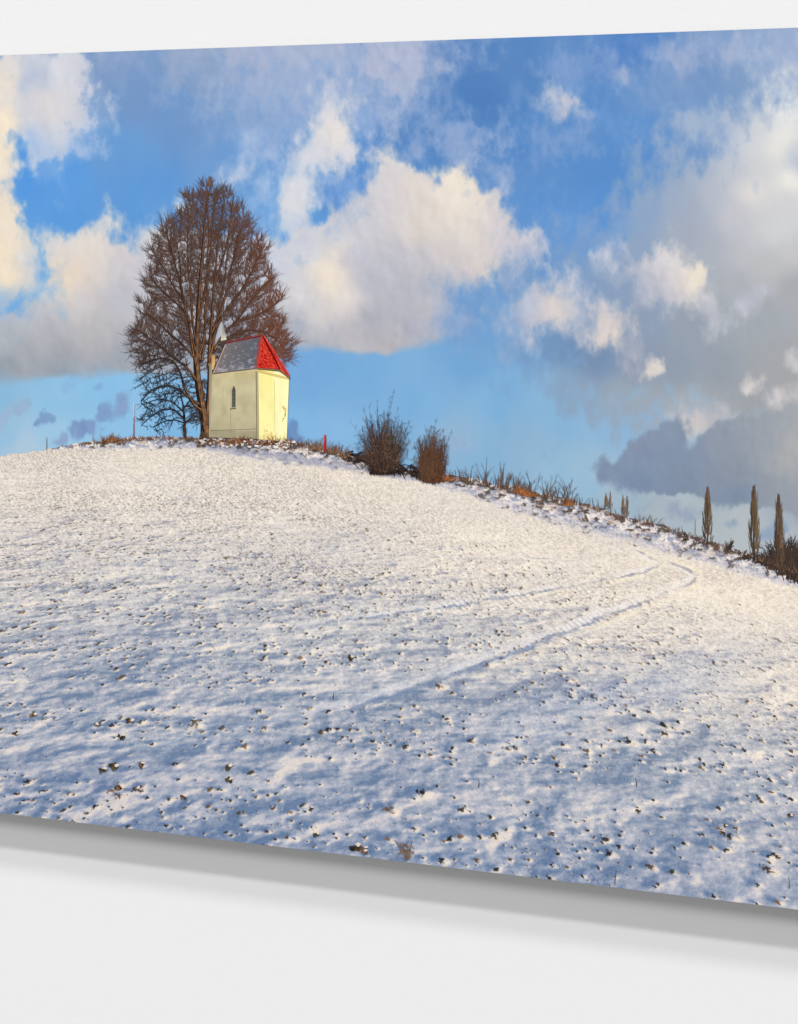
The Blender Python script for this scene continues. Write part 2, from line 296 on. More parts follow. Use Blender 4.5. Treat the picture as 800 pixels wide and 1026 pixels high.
def clod_cells(u, v):
    """scattered lumps on the field: for each point, the lumps of the cells around it"""
    for (cu, cv, prob, r0, seed, big) in CLODS:
        iu = np.floor(u / cu).astype(np.int64); iv = np.floor(v / cv).astype(np.int64)
        for oi in (-1, 0, 1):
            for oj in (-1, 0, 1):
                a = iu + oi; b = iv + oj
                pu = (a + .1 + .8 * _h(a, b, seed)) * cu; pv = (b + .1 + .8 * _h(a, b, seed + 10)) * cv
                dens = np.clip(.68 + 1.0 * fbm(pu * .26 + seed, pv * .30, 421, 2), .05, 1.8)
                on = _h(a, b, seed + 20) < prob * dens
                r = r0 * (.42 + 1.5 * _h(a, b, seed + 30) ** 3)
                yield a, b, pu, pv, on, r, seed, big
def clods(c, X, Y, u, v, s, t):
    """soil and stubble showing dark on the lumps, with a pale cap on the sunny side"""
    rag = fbm(X / 2.2, Y / 1.9, 411, 2)
    for a, b, pu, pv, on, r, seed, big in clod_cells(u, v):
        if not on.any(): continue
        r = r * np.clip(s, .12, 1.1) * np.interp(t, [0, .16, .36], [.0, .85, 1.12])
        dx = (u - pu) * s * 30.0; dy = -(v - pv) * 430.0 * s * s / 26.0
        rr = np.maximum(r, .05)
        ex = dx / rr; ey = dy / (rr * .8)
        near = on & (np.abs(ex) < 4) & (np.abs(ey) < 3.2) & (r > .3)
        if not near.any(): continue
        ex = ex[near]; ey = ey[near]; rg = rag[near]; rn = rr[near]
        k1 = _h(a, b, seed + 40)[near]; k2 = _h(a, b, seed + 50)[near]
        cc = c[near]; tn = t[near]; vis = np.clip(rn / 1.2, .25, 1)
        # along the light (right and towards the viewer) and across it
        al = ex * .91 + ey * .41; ac = -ex * .41 + ey * .91
        tail = sstep(1.0, .2, np.sqrt(((al + 1.5) / 1.9) ** 2 + (ac / .75) ** 2) + rg * .3) * .55 * vis
        sh = np.stack([np.interp(tn, [0, .4, 1], [172, 132, 102]), np.interp(tn, [0, .4, 1], [168, 144, 128]), np.interp(tn, [0, .4, 1], [176, 172, 170])], -1)
        cc = cc + (sh - cc) * tail[:, None]
        cap = sstep(1.1, .4, np.sqrt(((al - 1.0) / 1.25) ** 2 + (ac / 1.0) ** 2) + rg * .35) * vis
        cc = cc + (np.array([246, 231, 212]) - cc) * (cap * np.interp(tn, [0, .5, 1], [.75, .7, .5]))[:, None]
        lump = sstep(1.1, .55, np.sqrt(((al + .15) / (.6 + .45 * k1)) ** 2 + (ac / (.6 + .5 * k2)) ** 2) + rg * .7) * np.clip(rn / 1.0, .3, 1)
        col = np.array([30, 29, 30]) + (k1 ** 3)[:, None] * (np.array([128, 96, 72]) - np.array([30, 29, 30]))
        col = np.where((k2 > .8)[:, None], col * .6 + np.array([62, 66, 44]) * .4, col)
        col = col + sstep(.15, 1.0, al)[:, None] * np.array([64, 50, 36])
        far = np.interp(tn, [0, .25, .55], [.4, .15, 0])[:, None]
        col = col + (np.array([140, 126, 122]) - col) * far
        cc = cc + (col - cc) * (lump * .9)[:, None]
        c[near] = cc
    return c
_HG = {}
def relief():
    """height of the snow surface on a fine grid over the picture of the field"""
    if not _HG:
        st = .9; x0, x1, y0, y1 = -170.0, 1080.0, 425.0, 960.0
        X, Y = np.meshgrid(np.arange(x0, x1, st, dtype=np.float32), np.arange(y0, y1, st, dtype=np.float32))
        u, v, s = ground(X, Y)
        w = fbm(u * .5, v * .5, 331, 3)
        h = .62 * fbm(u * .20 + w * .25, v * .30, 301, 3) + .155 * fbm(u * .95 + w * .3 + 40, v * 1.0, 305, 3, .5) + .060 * fbm(u * 2.6 + 7, v * 2.6, 309, 3, .55)
        for a, b, pu, pv, on, r, seed, big in clod_cells(u, v):
            rg = r / 30.0 * 1.9
            d2 = ((u - pu) ** 2 + (v - pv) ** 2) / (rg * rg)
            h = h + np.where(on, np.exp(-d2) * rg * 1.25, 0)
        _HG['h'] = h.astype(np.float32); _HG['g'] = (x0, y0, st)
    return _HG
def hsample(x, y):
    G = relief(); x0, y0, st = G['g']; h = G['h']
    a = np.clip((x - x0) / st, 0, h.shape[1] - 1.01); b = np.clip((y - y0) / st, 0, h.shape[0] - 1.01)
    i = a.astype(np.int32); j = b.astype(np.int32); fa = a - i; fb = b - j
    return (h[j, i] * (1 - fa) + h[j, i + 1] * fa) * (1 - fb) + (h[j + 1, i] * (1 - fa) + h[j + 1, i + 1] * fa) * fb
def paint_snow(X, Y):
    u, v, s = ground(X, Y)
    base = hsample(X, Y)
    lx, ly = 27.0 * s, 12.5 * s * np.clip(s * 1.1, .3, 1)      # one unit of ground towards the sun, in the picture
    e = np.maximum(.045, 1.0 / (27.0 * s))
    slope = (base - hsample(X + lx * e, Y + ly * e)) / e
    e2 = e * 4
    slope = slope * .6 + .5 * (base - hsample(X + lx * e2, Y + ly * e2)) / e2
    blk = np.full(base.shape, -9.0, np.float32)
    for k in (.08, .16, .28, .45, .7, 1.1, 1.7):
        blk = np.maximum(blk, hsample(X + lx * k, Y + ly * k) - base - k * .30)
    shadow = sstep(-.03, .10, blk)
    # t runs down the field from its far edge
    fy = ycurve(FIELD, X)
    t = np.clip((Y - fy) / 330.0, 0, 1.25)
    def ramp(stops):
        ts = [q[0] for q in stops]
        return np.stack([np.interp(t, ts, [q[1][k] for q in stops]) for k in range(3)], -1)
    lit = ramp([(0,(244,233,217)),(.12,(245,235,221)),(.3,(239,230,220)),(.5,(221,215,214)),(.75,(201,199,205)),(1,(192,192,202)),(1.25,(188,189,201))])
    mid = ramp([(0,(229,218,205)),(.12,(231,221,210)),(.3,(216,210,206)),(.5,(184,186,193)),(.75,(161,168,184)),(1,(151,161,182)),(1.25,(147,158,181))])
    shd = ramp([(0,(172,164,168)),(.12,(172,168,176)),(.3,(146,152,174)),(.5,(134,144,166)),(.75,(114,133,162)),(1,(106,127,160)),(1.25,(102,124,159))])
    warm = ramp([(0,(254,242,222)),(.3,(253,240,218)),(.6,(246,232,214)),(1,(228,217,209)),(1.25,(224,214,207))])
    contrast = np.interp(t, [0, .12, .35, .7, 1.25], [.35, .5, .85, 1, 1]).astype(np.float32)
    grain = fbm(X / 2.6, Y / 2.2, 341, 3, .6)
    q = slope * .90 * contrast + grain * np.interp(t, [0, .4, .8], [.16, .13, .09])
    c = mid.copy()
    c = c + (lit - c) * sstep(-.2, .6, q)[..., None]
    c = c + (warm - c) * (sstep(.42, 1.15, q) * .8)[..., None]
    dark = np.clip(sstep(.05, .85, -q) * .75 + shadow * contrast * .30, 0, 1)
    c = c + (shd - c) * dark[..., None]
    c = clods(c, X, Y, u, v, s, t)
    # fine stubble relief of the far half
    far = np.interp(t, [0, .05, .3, .5, .62], [.8, 1, .9, .35, 0]).astype(np.float32)
    sz = np.clip(s, .12, 1)
    r1 = fbm(X / (11 * sz) , Y / (5.2 * sz), 351, 3, .6); r2 = fbm((X + 1.6) / (11 * sz), (Y - .5) / (5.2 * sz), 351, 3, .6)
    rr = (r1 - r2) * 2.4
    patch = .55 + .45 * fbm(X / 70, Y / 24, 355, 3)
    kd = sstep(.35, 1.25, rr) * far * patch
    c = c + (np.array([138, 124, 118]) - c) * (np.clip(kd, 0, 1) * .6)[..., None]
    c = c + (np.array([255, 242, 222]) - c) * (np.clip(sstep(.2, 1.2, -rr) * far, 0, 1) * .5)[..., None]
    # soft large tone: pale drifts and greyer sweeps
    big = fbm(X / 160, Y / 46, 361, 4)
    c = c * (1 + big[..., None] * np.array([.035, .03, .018]))
    # warm sunlit field on the right
    wr = sstep(300, 800, X) * sstep(.62, .1, t) * .35
    c = c + (np.array([248, 232, 212]) - c) * wr[..., None] * .6
    # a broad blue shadow sweeping across the lower right
    band = sstep(30, 0, np.abs(Y - (712 - (X - 560) * .30)) - 8 + fbm(X / 40, Y / 20, 371, 4) * 16) * sstep(380, 600, X) * sstep(860, 640, X)
    c = c + (np.array([128, 150, 194]) - c) * (band * .22)[..., None]
    # wheel tracks
    for pts, w0, w1, op in TRACKS:
        xs = [p[0] for p in pts]; ys = [p[1] for p in pts]
        m = (X > min(xs) - 20) & (X < max(xs) + 20) & (Y > min(ys) - 20) & (Y < max(ys) + 20)
        if not m.any(): continue
        x = X[m]; y = Y[m]
        jit = fbm(x / 14, y / 8, 381, 3)
        up_sign = -1.0
        d, sd, par = polyline_dist(pts, x, y + jit * 1.6)
        w = lerp(w0, w1, par); sgn = sd * d
        brk = fbm(x / 9, y / 6, 387, 3)
        fade = op * sstep(1.0, .68, par) * sstep(-.02, .10, par) * np.clip(.8 + .5 * fbm(x / 30, y / 20, 385, 2), 0, 1)
        sg = np.where(sgn * up_sign > 0, d, -d)          # > 0 below the rut
        dk = sstep(1.0, .35, np.abs(sg - w * .3) / (w * .75) + brk * .8) * fade
        lt = sstep(1.15, .5, np.abs(sg + w * 1.4) / (w * 1.1) + brk * .3) * fade
        cr = sstep(1.1, .4, np.abs(sg - w * 2.6) / (w * 1.4) + brk * .7) * fade * sstep(.02, .1, op - .6) * sstep(.75, .35, par)
        cc = c[m]; tt = t[m][:, None]
        cc = cc + (lerp(np.array([244, 236, 228]), np.array([214, 214, 222]), np.clip(tt * 1.2, 0, 1)) - cc) * (lt * .85)[:, None]
        cc = cc + (np.array([255, 240, 214]) - cc) * (cr * .55)[:, None]
        cc = cc + (lerp(np.array([150, 146, 160]), np.array([118, 138, 172]), np.clip(tt * 2.4, 0, 1)) - cc) * (np.clip(dk, 0, 1) * .62)[:, None]
        c[m] = cc
    # tyre lugs beside the tracks
    ly1 = 592 + (560 - X) * .155; ly2 = 628 + (580 - X) * .40
    lug = (np.sin((X - Y * 1.1) * .95) - .2) * (sstep(370, 450, X) * sstep(640, 590, X) * sstep(11, 3, np.abs(Y - ly1)) + sstep(520, 570, X) * sstep(660, 620, X) * sstep(9, 3, np.abs(Y - ly2 + 2)) * .8)
    lug = lug * np.clip(.6 + fbm(X / 12, Y / 8, 389, 2), 0, 1.3)
    c = c + (np.maximum(lug, -.2) * -1)[..., None] * np.array([34, 30, 16])
    # the rough bank between the field and the skyline
    sk = ycurve(SKYLINE, X)
    bt = (Y - sk) / np.maximum(fy - sk, .5)
    inb = (fy - sk > 1.2) & (bt < 1.35)
    if inb.any():
        x = X[inb]; y = Y[inb]; b = bt[inb]
        n = fbm(x / 7, y / 4.0, 391, 4, .65); n2 = fbm(x / 5.2 + 30, y / 3.2, 395, 4, .68); sl = fbm((x + 1.6) / 5.2 + 30, (y - .8) / 3.2, 395, 4, .68) - n2
        snow = np.array([236, 226, 220]) + np.clip(-sl * 70, -90, 20)[:, None] * np.array([1.0, .82, .42])
        blue = np.array([150, 158, 182]); soil = np.array([76, 64, 58]); rust = np.array([136, 98, 72])
        cb = snow + (blue - snow) * (sstep(-.05, .45, n) * .85)[:, None]
        dk = sstep(.02, .34, n2 + .26 * np.interp(b, [0, .25, .5, 1], [1, .7, -.2, -1.3]) - .10 * sstep(200, 60, x))
        cb = cb + (soil - cb) * (dk * .9)[:, None]
        ru = sstep(.25, .6, fbm(x / 12 + 5, y / 5, 399, 3)) * np.interp(b, [0, .5, 1], [.9, .5, 0])
        cb = cb + (rust - cb) * (ru * .4)[:, None]
        # foot of the bank lies in blue shade
        ft = sstep(.5, .85, b + n * .12) * sstep(1.32, 1.0, b + n * .1) * np.interp(x, [0, 150, 240, 380, 460, 800], [.2, .3, .9, .8, .35, .35])
        cb = cb + (np.array([158, 160, 178]) - cb) * (ft * .85)[:, None]
        a = sstep(1.3, .95, b + n * .3)[:, None]
        c[inb] = c[inb] + (cb - c[inb]) * a
    hf = fbm(X / 1.5 + .37 * Y, Y / 1.25, 431, 2, .7) + .6 * vnoise(X / .9, Y / .85, 437)
    c = c + (hf * np.interp(t, [0, .15, .5, 1], [11, 14, 12, 9]))[..., None] * np.array([1.0, 1.0, .95])
    return np.clip(c, 0, 255)
import bpy, random
R = random.Random(7)
# ---------------------------------------------------------------- camera and panel geometry (metres)
FPX, PY0, H = 2000.0, 225.0, 0.8          # focal length in photo pixels, eye level row, height of the print
Z0, Z1 = FPX * H / 760.0, FPX * H / 885.0
P0 = ((0 - 400) / FPX * Z0, Z0); P1 = (400 / FPX * Z1, Z1)
_len = math.hypot(P1[0] - P0[0], P1[1] - P0[1])
DX, DY = (P1[0] - P0[0]) / _len, (P1[1] - P0[1]) / _len
ZTOP = (PY0 - 55) / FPX * Z0; ZBOT = ZTOP - H
U0, U1 = -0.13, 1.07                       # the print runs on beyond the picture's sides: 1.2 m wide
CAMZ = 1.5
def to_panel(px, py):
    """photo position -> position on the face of the print (across, up), in metres"""
    k = (px - 400.0) / FPX
    u = (k * P0[1] - P0[0]) / (DX - k * DY)
    return u, -(py - PY0) / FPX * (P0[1] + u * DY) - ZBOT
def px_of(u):
    return 400 + FPX * (P0[0] + u * DX) / (P0[1] + u * DY)
def depth_of(px):
    k = (px - 400.0) / FPX
    return P0[1] + (k * P0[1] - P0[0]) / (DX - k * DY) * DY

scene = bpy.context.scene
col = scene.collection
ALB = 0.936                                # ink reflectance so that paper white matches the wall's paint under the same lamps

def empty(name, loc, rz=0):
    o = bpy.data.objects.new(name, None); col.objects.link(o); o.location = loc; o.rotation_euler = (0, 0, rz)
    o.empty_display_size = .05
    return o
ROOT = empty('landscape_print', (P0[0], P0[1], CAMZ + ZBOT), math.atan2(DY, DX))
ROOT['label'] = 'frameless print of a red-roofed chapel and bare tree on a snowy hill'
ROOT['category'] = 'wall print'

# ---------------------------------------------------------------- materials
def principled(name):
    m = bpy.data.materials.new(name); m.use_nodes = True
    nt = m.node_tree; b = nt.nodes['Principled BSDF']
    return m, nt, b
def ink_material(name, grain=.03, rough=.55, spec=.04, scale=900):
    """printed ink: the colour of the motif with a fine printing grain"""
    m, nt, b = principled(name)
    at = nt.nodes.new('ShaderNodeAttribute'); at.attribute_name = 'ink'
    tc = nt.nodes.new('ShaderNodeTexCoord'); ns = nt.nodes.new('ShaderNodeTexNoise')
    ns.inputs['Scale'].default_value = scale; ns.inputs['Detail'].default_value = 3
    mr = nt.nodes.new('ShaderNodeMapRange'); mr.inputs['From Min'].default_value = .25; mr.inputs['From Max'].default_value = .75
    mr.inputs['To Min'].default_value = 1 - grain; mr.inputs['To Max'].default_value = 1 + grain
    mx = nt.nodes.new('ShaderNodeVectorMath'); mx.operation = 'SCALE'
    nt.links.new(tc.outputs['Object'], ns.inputs['Vector']); nt.links.new(ns.outputs['Fac'], mr.inputs['Value'])
    nt.links.new(at.outputs['Color'], mx.inputs[0]); nt.links.new(mr.outputs['Result'], mx.inputs['Scale'])
    nt.links.new(mx.outputs['Vector'], b.inputs['Base Color'])
    b.inputs['Roughness'].default_value = rough; b.inputs['Specular IOR Level'].default_value = spec
    return m
INK = ink_material('printed_ink'); INK_SNOW = ink_material('printed_ink_snow', .045, scale=1100); INK_SKY = ink_material('printed_ink_sky', .015, scale=700)
def plain(name, rgb, rough=.6, spec=.2, bump=0, scale=300):
    m, nt, b = principled(name)
    tc = nt.nodes.new('ShaderNodeTexCoord'); ns = nt.nodes.new('ShaderNodeTexNoise'); ns.inputs['Scale'].default_value = scale; ns.inputs['Detail'].default_value = 5
    nt.links.new(tc.outputs['Object'], ns.inputs['Vector'])
    rp = nt.nodes.new('ShaderNodeValToRGB')
    rp.color_ramp.elements[0].color = tuple(c * .985 for c in rgb) + (1,); rp.color_ramp.elements[1].color = tuple(min(1, c * 1.015) for c in rgb) + (1,)
    nt.links.new(ns.outputs['Fac'], rp.inputs['Fac']); nt.links.new(rp.outputs['Color'], b.inputs['Base Color'])
    if bump:
        bp = nt.nodes.new('ShaderNodeBump'); bp.inputs['Strength'].default_value = bump; bp.inputs['Distance'].default_value = .0006
        nt.links.new(ns.outputs['Fac'], bp.inputs['Height']); nt.links.new(bp.outputs['Normal'], b.inputs['Normal'])
    b.inputs['Roughness'].default_value = rough; b.inputs['Specular IOR Level'].default_value = spec
    return m
WALLPAINT = plain('wall_paint', (.8, .8, .8), .9, .1, .04, 240)
EDGE = plain('panel_edge', (.62, .62, .62), .5, .3)
WOOD = plain('mount_wood', (.42, .33, .24), .7, .2)

# ---------------------------------------------------------------- mesh helpers
def link(name, me, parent, mat):
    o = bpy.data.objects.new(name, me); col.objects.link(o); me.materials.append(mat)
    if parent is not None: o.parent = parent
    return o
def set_ink(me, rgb):
    """rgb: n x 3 display colours of the vertices"""
    lin = s2l(np.asarray(rgb, np.float64)) * ALB
    buf = np.ones((len(lin), 4), np.float32); buf[:, :3] = lin
    a = me.attributes.new('ink', 'FLOAT_COLOR', 'POINT'); a.data.foreach_set('color', buf.ravel())
def grid_object(name, PX, PY, rgb, layer, mat, parent):
    ny, nx = PX.shape
    u, z = to_panel(PX, PY)
    co = np.empty((ny * nx, 3), np.float32); co[:, 0] = u.ravel(); co[:, 1] = -layer; co[:, 2] = z.ravel()
    i = (np.arange(ny - 1)[:, None] * nx + np.arange(nx - 1)[None]).ravel()
    q = np.stack([i, i + nx, i + nx + 1, i + 1], 1).astype(np.int32)
    me = bpy.data.meshes.new(name); me.vertices.add(len(co)); me.vertices.foreach_set('co', co.ravel())
    me.loops.add(q.size); me.loops.foreach_set('vertex_index', q.ravel())
    me.polygons.add(len(q)); me.polygons.foreach_set('loop_start', np.arange(0, q.size, 4, dtype=np.int32))
    me.update(calc_edges=True)
    set_ink(me, rgb.reshape(-1, 3))
    return link(name, me, parent, mat)
class Ink:
    """flat printed shapes, given in photo positions, on the face of the print"""
    def __init__(s): s.v = []; s.c = []; s.f = []; s.l = []
    def poly(s, pts, cols, layer=0):
        i = len(s.v); s.v += pts; s.l += [layer] * len(pts)
        s.c += [cols] * len(pts) if not isinstance(cols[0], (tuple, list, np.ndarray)) else list(cols)
        s.f.append(tuple(range(i, i + len(pts))))
    def ribbon(s, pts, ws, cols, layer=0):
        n = len(pts); i = len(s.v)
        one = not isinstance(cols[0], (tuple, list, np.ndarray))
        for k in range(n):
            a = pts[max(k - 1, 0)]; b = pts[min(k + 1, n - 1)]
            dx, dy = b[0] - a[0], b[1] - a[1]; d = math.hypot(dx, dy) or 1
            w = (ws if isinstance(ws, (int, float)) else ws[k]) / 2
            nx, ny = -dy / d * w, dx / d * w
            c = cols if one else cols[k]
            s.v += [(pts[k][0] + nx, pts[k][1] + ny), (pts[k][0] - nx, pts[k][1] - ny)]; s.c += [c, c]; s.l += [layer, layer]
        for k in range(n - 1):
            j = i + 2 * k; s.f.append((j, j + 1, j + 3, j + 2))
    def patch(s, quad, nx, ny, fn, layer=0):
        """four corners (top left, top right, bottom right, bottom left), coloured by fn(u, v)"""
        i = len(s.v)
        for b in range(ny + 1):
            for a in range(nx + 1):
                u, v = a / nx, b / ny
                x = (quad[0][0] * (1 - u) + quad[1][0] * u) * (1 - v) + (quad[3][0] * (1 - u) + quad[2][0] * u) * v
                y = (quad[0][1] * (1 - u) + quad[1][1] * u) * (1 - v) + (quad[3][1] * (1 - u) + quad[2][1] * u) * v
                s.v.append((x, y)); s.c.append(fn(u, v)); s.l.append(layer)
        for b in range(ny):
            for a in range(nx):
                j = i + b * (nx + 1) + a; s.f.append((j, j + nx + 1, j + nx + 2, j + 1))
    def build(s, name, layer, parent, mat=None):
        P = np.array(s.v, np.float64); u, z = to_panel(P[:, 0], P[:, 1])
        # later shapes lie a hair above earlier ones so that none are coplanar
        lay = layer + np.array(s.l) * 2e-5
        me = bpy.data.meshes.new(name)
        me.from_pydata(np.stack([u, -lay, z], 1).tolist(), [], s.f); me.update()
        set_ink(me, np.array([tuple(c) for c in s.c], np.float64))
        return link(name, me, parent, mat or INK)
def mixc(a, b, t): return tuple(a[k] + (b[k] - a[k]) * t for k in range(3))
def jit(c, a): 
    d = R.uniform(-a, a); return tuple(max(0, k + d + R.uniform(-a, a) * .3) for k in c)
def yon(x): return float(ycurve(SKYLINE, np.array([x]))[0])

def box_mesh(name, x0, x1, y0, y1, z0, z1, parent, mat, bevel=0):
    import bmesh
    bm = bmesh.new(); bmesh.ops.create_cube(bm, size=1)
    for v in bm.verts:
        v.co = ((x0 + x1) / 2 + v.co.x * (x1 - x0), (y0 + y1) / 2 + v.co.y * (y1 - y0), (z0 + z1) / 2 + v.co.z * (z1 - z0))
    if bevel: bmesh.ops.bevel(bm, geom=bm.edges[:], offset=bevel, segments=2, affect='EDGES')
    me = bpy.data.meshes.new(name); bm.to_mesh(me); bm.free()
    return link(name, me, parent, mat)

# ---------------------------------------------------------------- wall, panel, lamps, camera
GAP = .030                                  # front of the print to the wall
wall = box_mesh('wall', -3.5, 3.5, 0, .12, -1.6, 2.4, None, WALLPAINT)
wall.location = (ROOT.location.x - DY * GAP, ROOT.location.y + DX * GAP, ROOT.location.z); wall.rotation_euler = ROOT.rotation_euler
wall['kind'] = 'structure'; wall['label'] = 'plain white wall behind the snowy landscape print'
box_mesh('panel', U0, U1, 0, .005, 0, H, ROOT, EDGE, .0006)
import bmesh
bm = bmesh.new()
for (a, b, c, d) in ((.20, .74, .14, .18), (.20, .74, .62, .66), (.20, .24, .18, .62), (.70, .74, .18, .62)):
    r = bmesh.ops.create_cube(bm, size=1)['verts']
    for v in r: v.co = ((a + b) / 2 + v.co.x * (b - a), .0170 + v.co.y * .0236, (c + d) / 2 + v.co.z * (d - c))
me = bpy.data.meshes.new('mounting_frame'); bm.to_mesh(me); bm.free(); link('mounting_frame', me, ROOT, WOOD)

from mathutils import Vector, Matrix
rot = Matrix.Rotation(ROOT.rotation_euler.z, 4, 'Z')
target = ROOT.location + rot @ Vector((.42, 0, .3))
def lamp(name, tan_el, share, size=.8):
    el = math.atan(tan_el); D = 40.0
    L = bpy.data.lights.new(name, 'AREA'); L.shape = 'DISK'; L.size = size
    L.energy = share * math.pi ** 2 * D * D / math.cos(el); L.color = (1, 1, 1)
    o = bpy.data.objects.new(name, L); col.objects.link(o)
    d = rot @ Vector((0, -math.cos(el), math.sin(el)))
    o.location = target + d * D; o.rotation_euler = (d).to_track_quat('Z', 'Y').to_euler()
    return o
lamp('lamp_near', .74, .240, 11.0); lamp('lamp_mid', 1.54, .265, 2.4); lamp('lamp_high', 2.26, .19, 4.2)
w = bpy.data.worlds.new('World'); scene.world = w; w.use_nodes = True
w.node_tree.nodes['Background'].inputs['Color'].default_value = (1, 1, 1, 1); w.node_tree.nodes['Background'].inputs['Strength'].default_value = .385

cd = bpy.data.cameras.new('camera'); cam = bpy.data.objects.new('camera', cd); col.objects.link(cam); scene.camera = cam
cd.sensor_fit = 'HORIZONTAL'; cd.sensor_width = 36; cd.lens = FPX / 800 * 36
cd.shift_y = -(513 - PY0) / 800; cd.clip_start = .05; cd.clip_end = 200
cam.location = (0, 0, CAMZ); cam.rotation_euler = (math.pi / 2, 0, 0)
scene.view_settings.view_transform = 'Standard'; scene.view_settings.look = 'None'; scene.view_settings.exposure = 0; scene.view_settings.gamma = 1

# ---------------------------------------------------------------- the printed sky and snow
STEP = .85
cols_px = np.concatenate([np.arange(px_of(U0) + .0, -6, 5), np.arange(-6, 807, STEP), np.arange(807, px_of(U1), 5), [px_of(U1)]])
def field_grid(ytop, ybot, n):
    t = np.linspace(0, 1, n)[:, None]
    return np.repeat(cols_px[None], n, 0).astype(np.float32), (ytop[None] * (1 - t) + ybot[None] * t).astype(np.float32)
dep = depth_of(cols_px)
edge_top = PY0 - FPX * (ZTOP - .0004) / dep; edge_bot = PY0 - FPX * (ZBOT + .0004) / dep
sk = ycurve(SKYLINE, cols_px) + fbm(cols_px / 5, cols_px * 0, 501, 3) * .9 + fbm(cols_px / 22, cols_px * 0, 505, 2) * .8
PX, PY = field_grid(edge_top, sk + 8, 560)
grid_object('printed_sky', PX, PY, paint_sky(PX, PY), .00015, INK_SKY, ROOT)
PX, PY = field_grid(sk, edge_bot, 540)
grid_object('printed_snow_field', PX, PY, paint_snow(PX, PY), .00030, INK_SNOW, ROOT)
# ---------------------------------------------------------------- the printed bare tree
TO, TS = (110, 170), 3.6667
def tp(x, y): return (TO[0] + x / TS, TO[1] + y / TS)
CROWN = [tp(*p) for p in [(355,35),(385,30),(410,55),(440,38),(470,58),(480,110),(500,150),(530,185),(540,235),(575,270),(590,320),(600,370),(612,420),(645,440),(650,480),(640,510),(670,530),(668,580),(680,640),(686,680),(680,732),(660,740),(640,715),(560,700),(380,720),(366,880),(350,950),(300,890),(335,940),(280,965),(240,930),(200,945),(150,950),(102,935),(130,900),(103,860),(80,800),(85,750),(66,690),(72,640),(60,590),(85,545),(78,510),(115,490),(150,500),(135,450),(125,400),(135,360),(130,310),(145,270),(175,240),(190,190),(215,165),(262,150),(275,110),(305,72),(330,48)]]
LIMBS = [
 ([(352,985),(350,920),(338,860),(325,780),(318,700),(320,620),(325,540),(330,450),(335,380),(345,280),(350,180),(365,90)], 8.4, .7),
 ([(355,940),(362,850),(368,760),(365,680),(372,600),(378,520),(382,450),(390,380),(395,300),(405,200),(420,130)], 4.6, .6),
 ([(318,720),(303,650),(292,560),(275,480),(255,400),(235,320),(215,250),(208,205)], 2.6, .6),
 ([(320,650),(305,560),(300,470),(290,380),(285,280),(290,200),(302,140)], 2.4, .6),
 ([(325,560),(345,470),(362,380),(372,280),(380,180),(385,100)], 2.2, .6),
 ([(372,640),(400,560),(440,500),(480,450),(510,400),(540,340),(556,295)], 3.0, .6),
 ([(375,600),(412,520),(430,440),(450,350),(468,260),(490,200)], 2.6, .6),
 ([(392,400),(420,320),(438,240),(448,150),(455,100)], 1.8, .5),
 ([(385,660),(420,600),(470,552),(530,540),(590,510),(630,475)], 2.6, .6),
 ([(400,640),(480,590),(560,590),(620,625),(665,690)], 2.2, .6),
 ([(470,552),(520,480),(560,430),(600,400)], 1.6, .5),
 ([(325,780),(290,730),(250,700),(200,660),(150,620),(105,590)], 2.6, .6),
 ([(312,690),(280,650),(230,610),(180,560),(140,530)], 2.2, .6),
 ([(334,880),(310,865),(275,800),(262,745),(235,700),(200,690),(150,700),(110,720)], 3.4, .6),
 ([(330,860),(295,840),(250,800),(200,790),(150,810),(115,850)], 2.2, .6),
 ([(300,560),(260,500),(220,470),(180,430),(150,390)], 1.8, .5),
 ([(275,480),(240,440),(200,360),(165,310)], 1.5, .5),
 ([(340,700),(352,610),(350,520),(362,430),(358,330),(368,230),(360,140)], 2.4, .6),
 ([(362,720),(388,610),(404,500),(425,400),(432,300)], 2.4, .6),
 ([(322,690),(300,600),(282,520),(262,450),(262,360),(250,280)], 2.2, .6),
 ([(322,700),(345,640),(352,560),(358,480),(350,400)], 2.0, .6),
]
SMALL = [
 ([(277,985),(276,930),(272,880),(262,820),(255,790)], 4.0, .7),
 ([(276,935),(300,905),(325,900),(335,925)], 1.8, .5),
 ([(275,915),(240,880),(190,880),(140,915),(115,940)], 2.0, .5),
 ([(273,890),(230,850),(180,840),(130,860)], 1.8, .5),
 ([(272,880),(295,845),(318,850)], 1.5, .5),
 ([(275,930),(230,915),(185,930),(160,945)], 1.4, .5),
]
def ragged(poly, amp, seed):
    q = resample(poly + poly[:1], 4)
    a = np.array(q, np.float32); n1 = fbm(a[:, 0] / 13, a[:, 1] / 13, seed, 3); n2 = fbm(a[:, 0] / 13 + 40, a[:, 1] / 13, seed + 3, 3)
    return [(float(x + p * amp), float(y + r * amp)) for (x, y), p, r in zip(a, n1, n2)]
def inside(poly, P):
    ins = np.zeros(len(P), bool)
    for (ax, ay), (bx, by) in zip(poly, poly[1:] + poly[:1]):
        c = (ay > P[:, 1]) != (by > P[:, 1])
        if abs(by - ay) > 1e-9: ins ^= c & (P[:, 0] < (bx - ax) * (P[:, 1] - ay) / (by - ay) + ax)
    return ins
def resample(pts, step):
    out = [pts[0]]
    for a, b in zip(pts[:-1], pts[1:]):
        d = math.hypot(b[0] - a[0], b[1] - a[1]); n = max(1, int(d / step))
        out += [(a[0] + (b[0] - a[0]) * k / n, a[1] + (b[1] - a[1]) * k / n) for k in range(1, n + 1)]
    return out
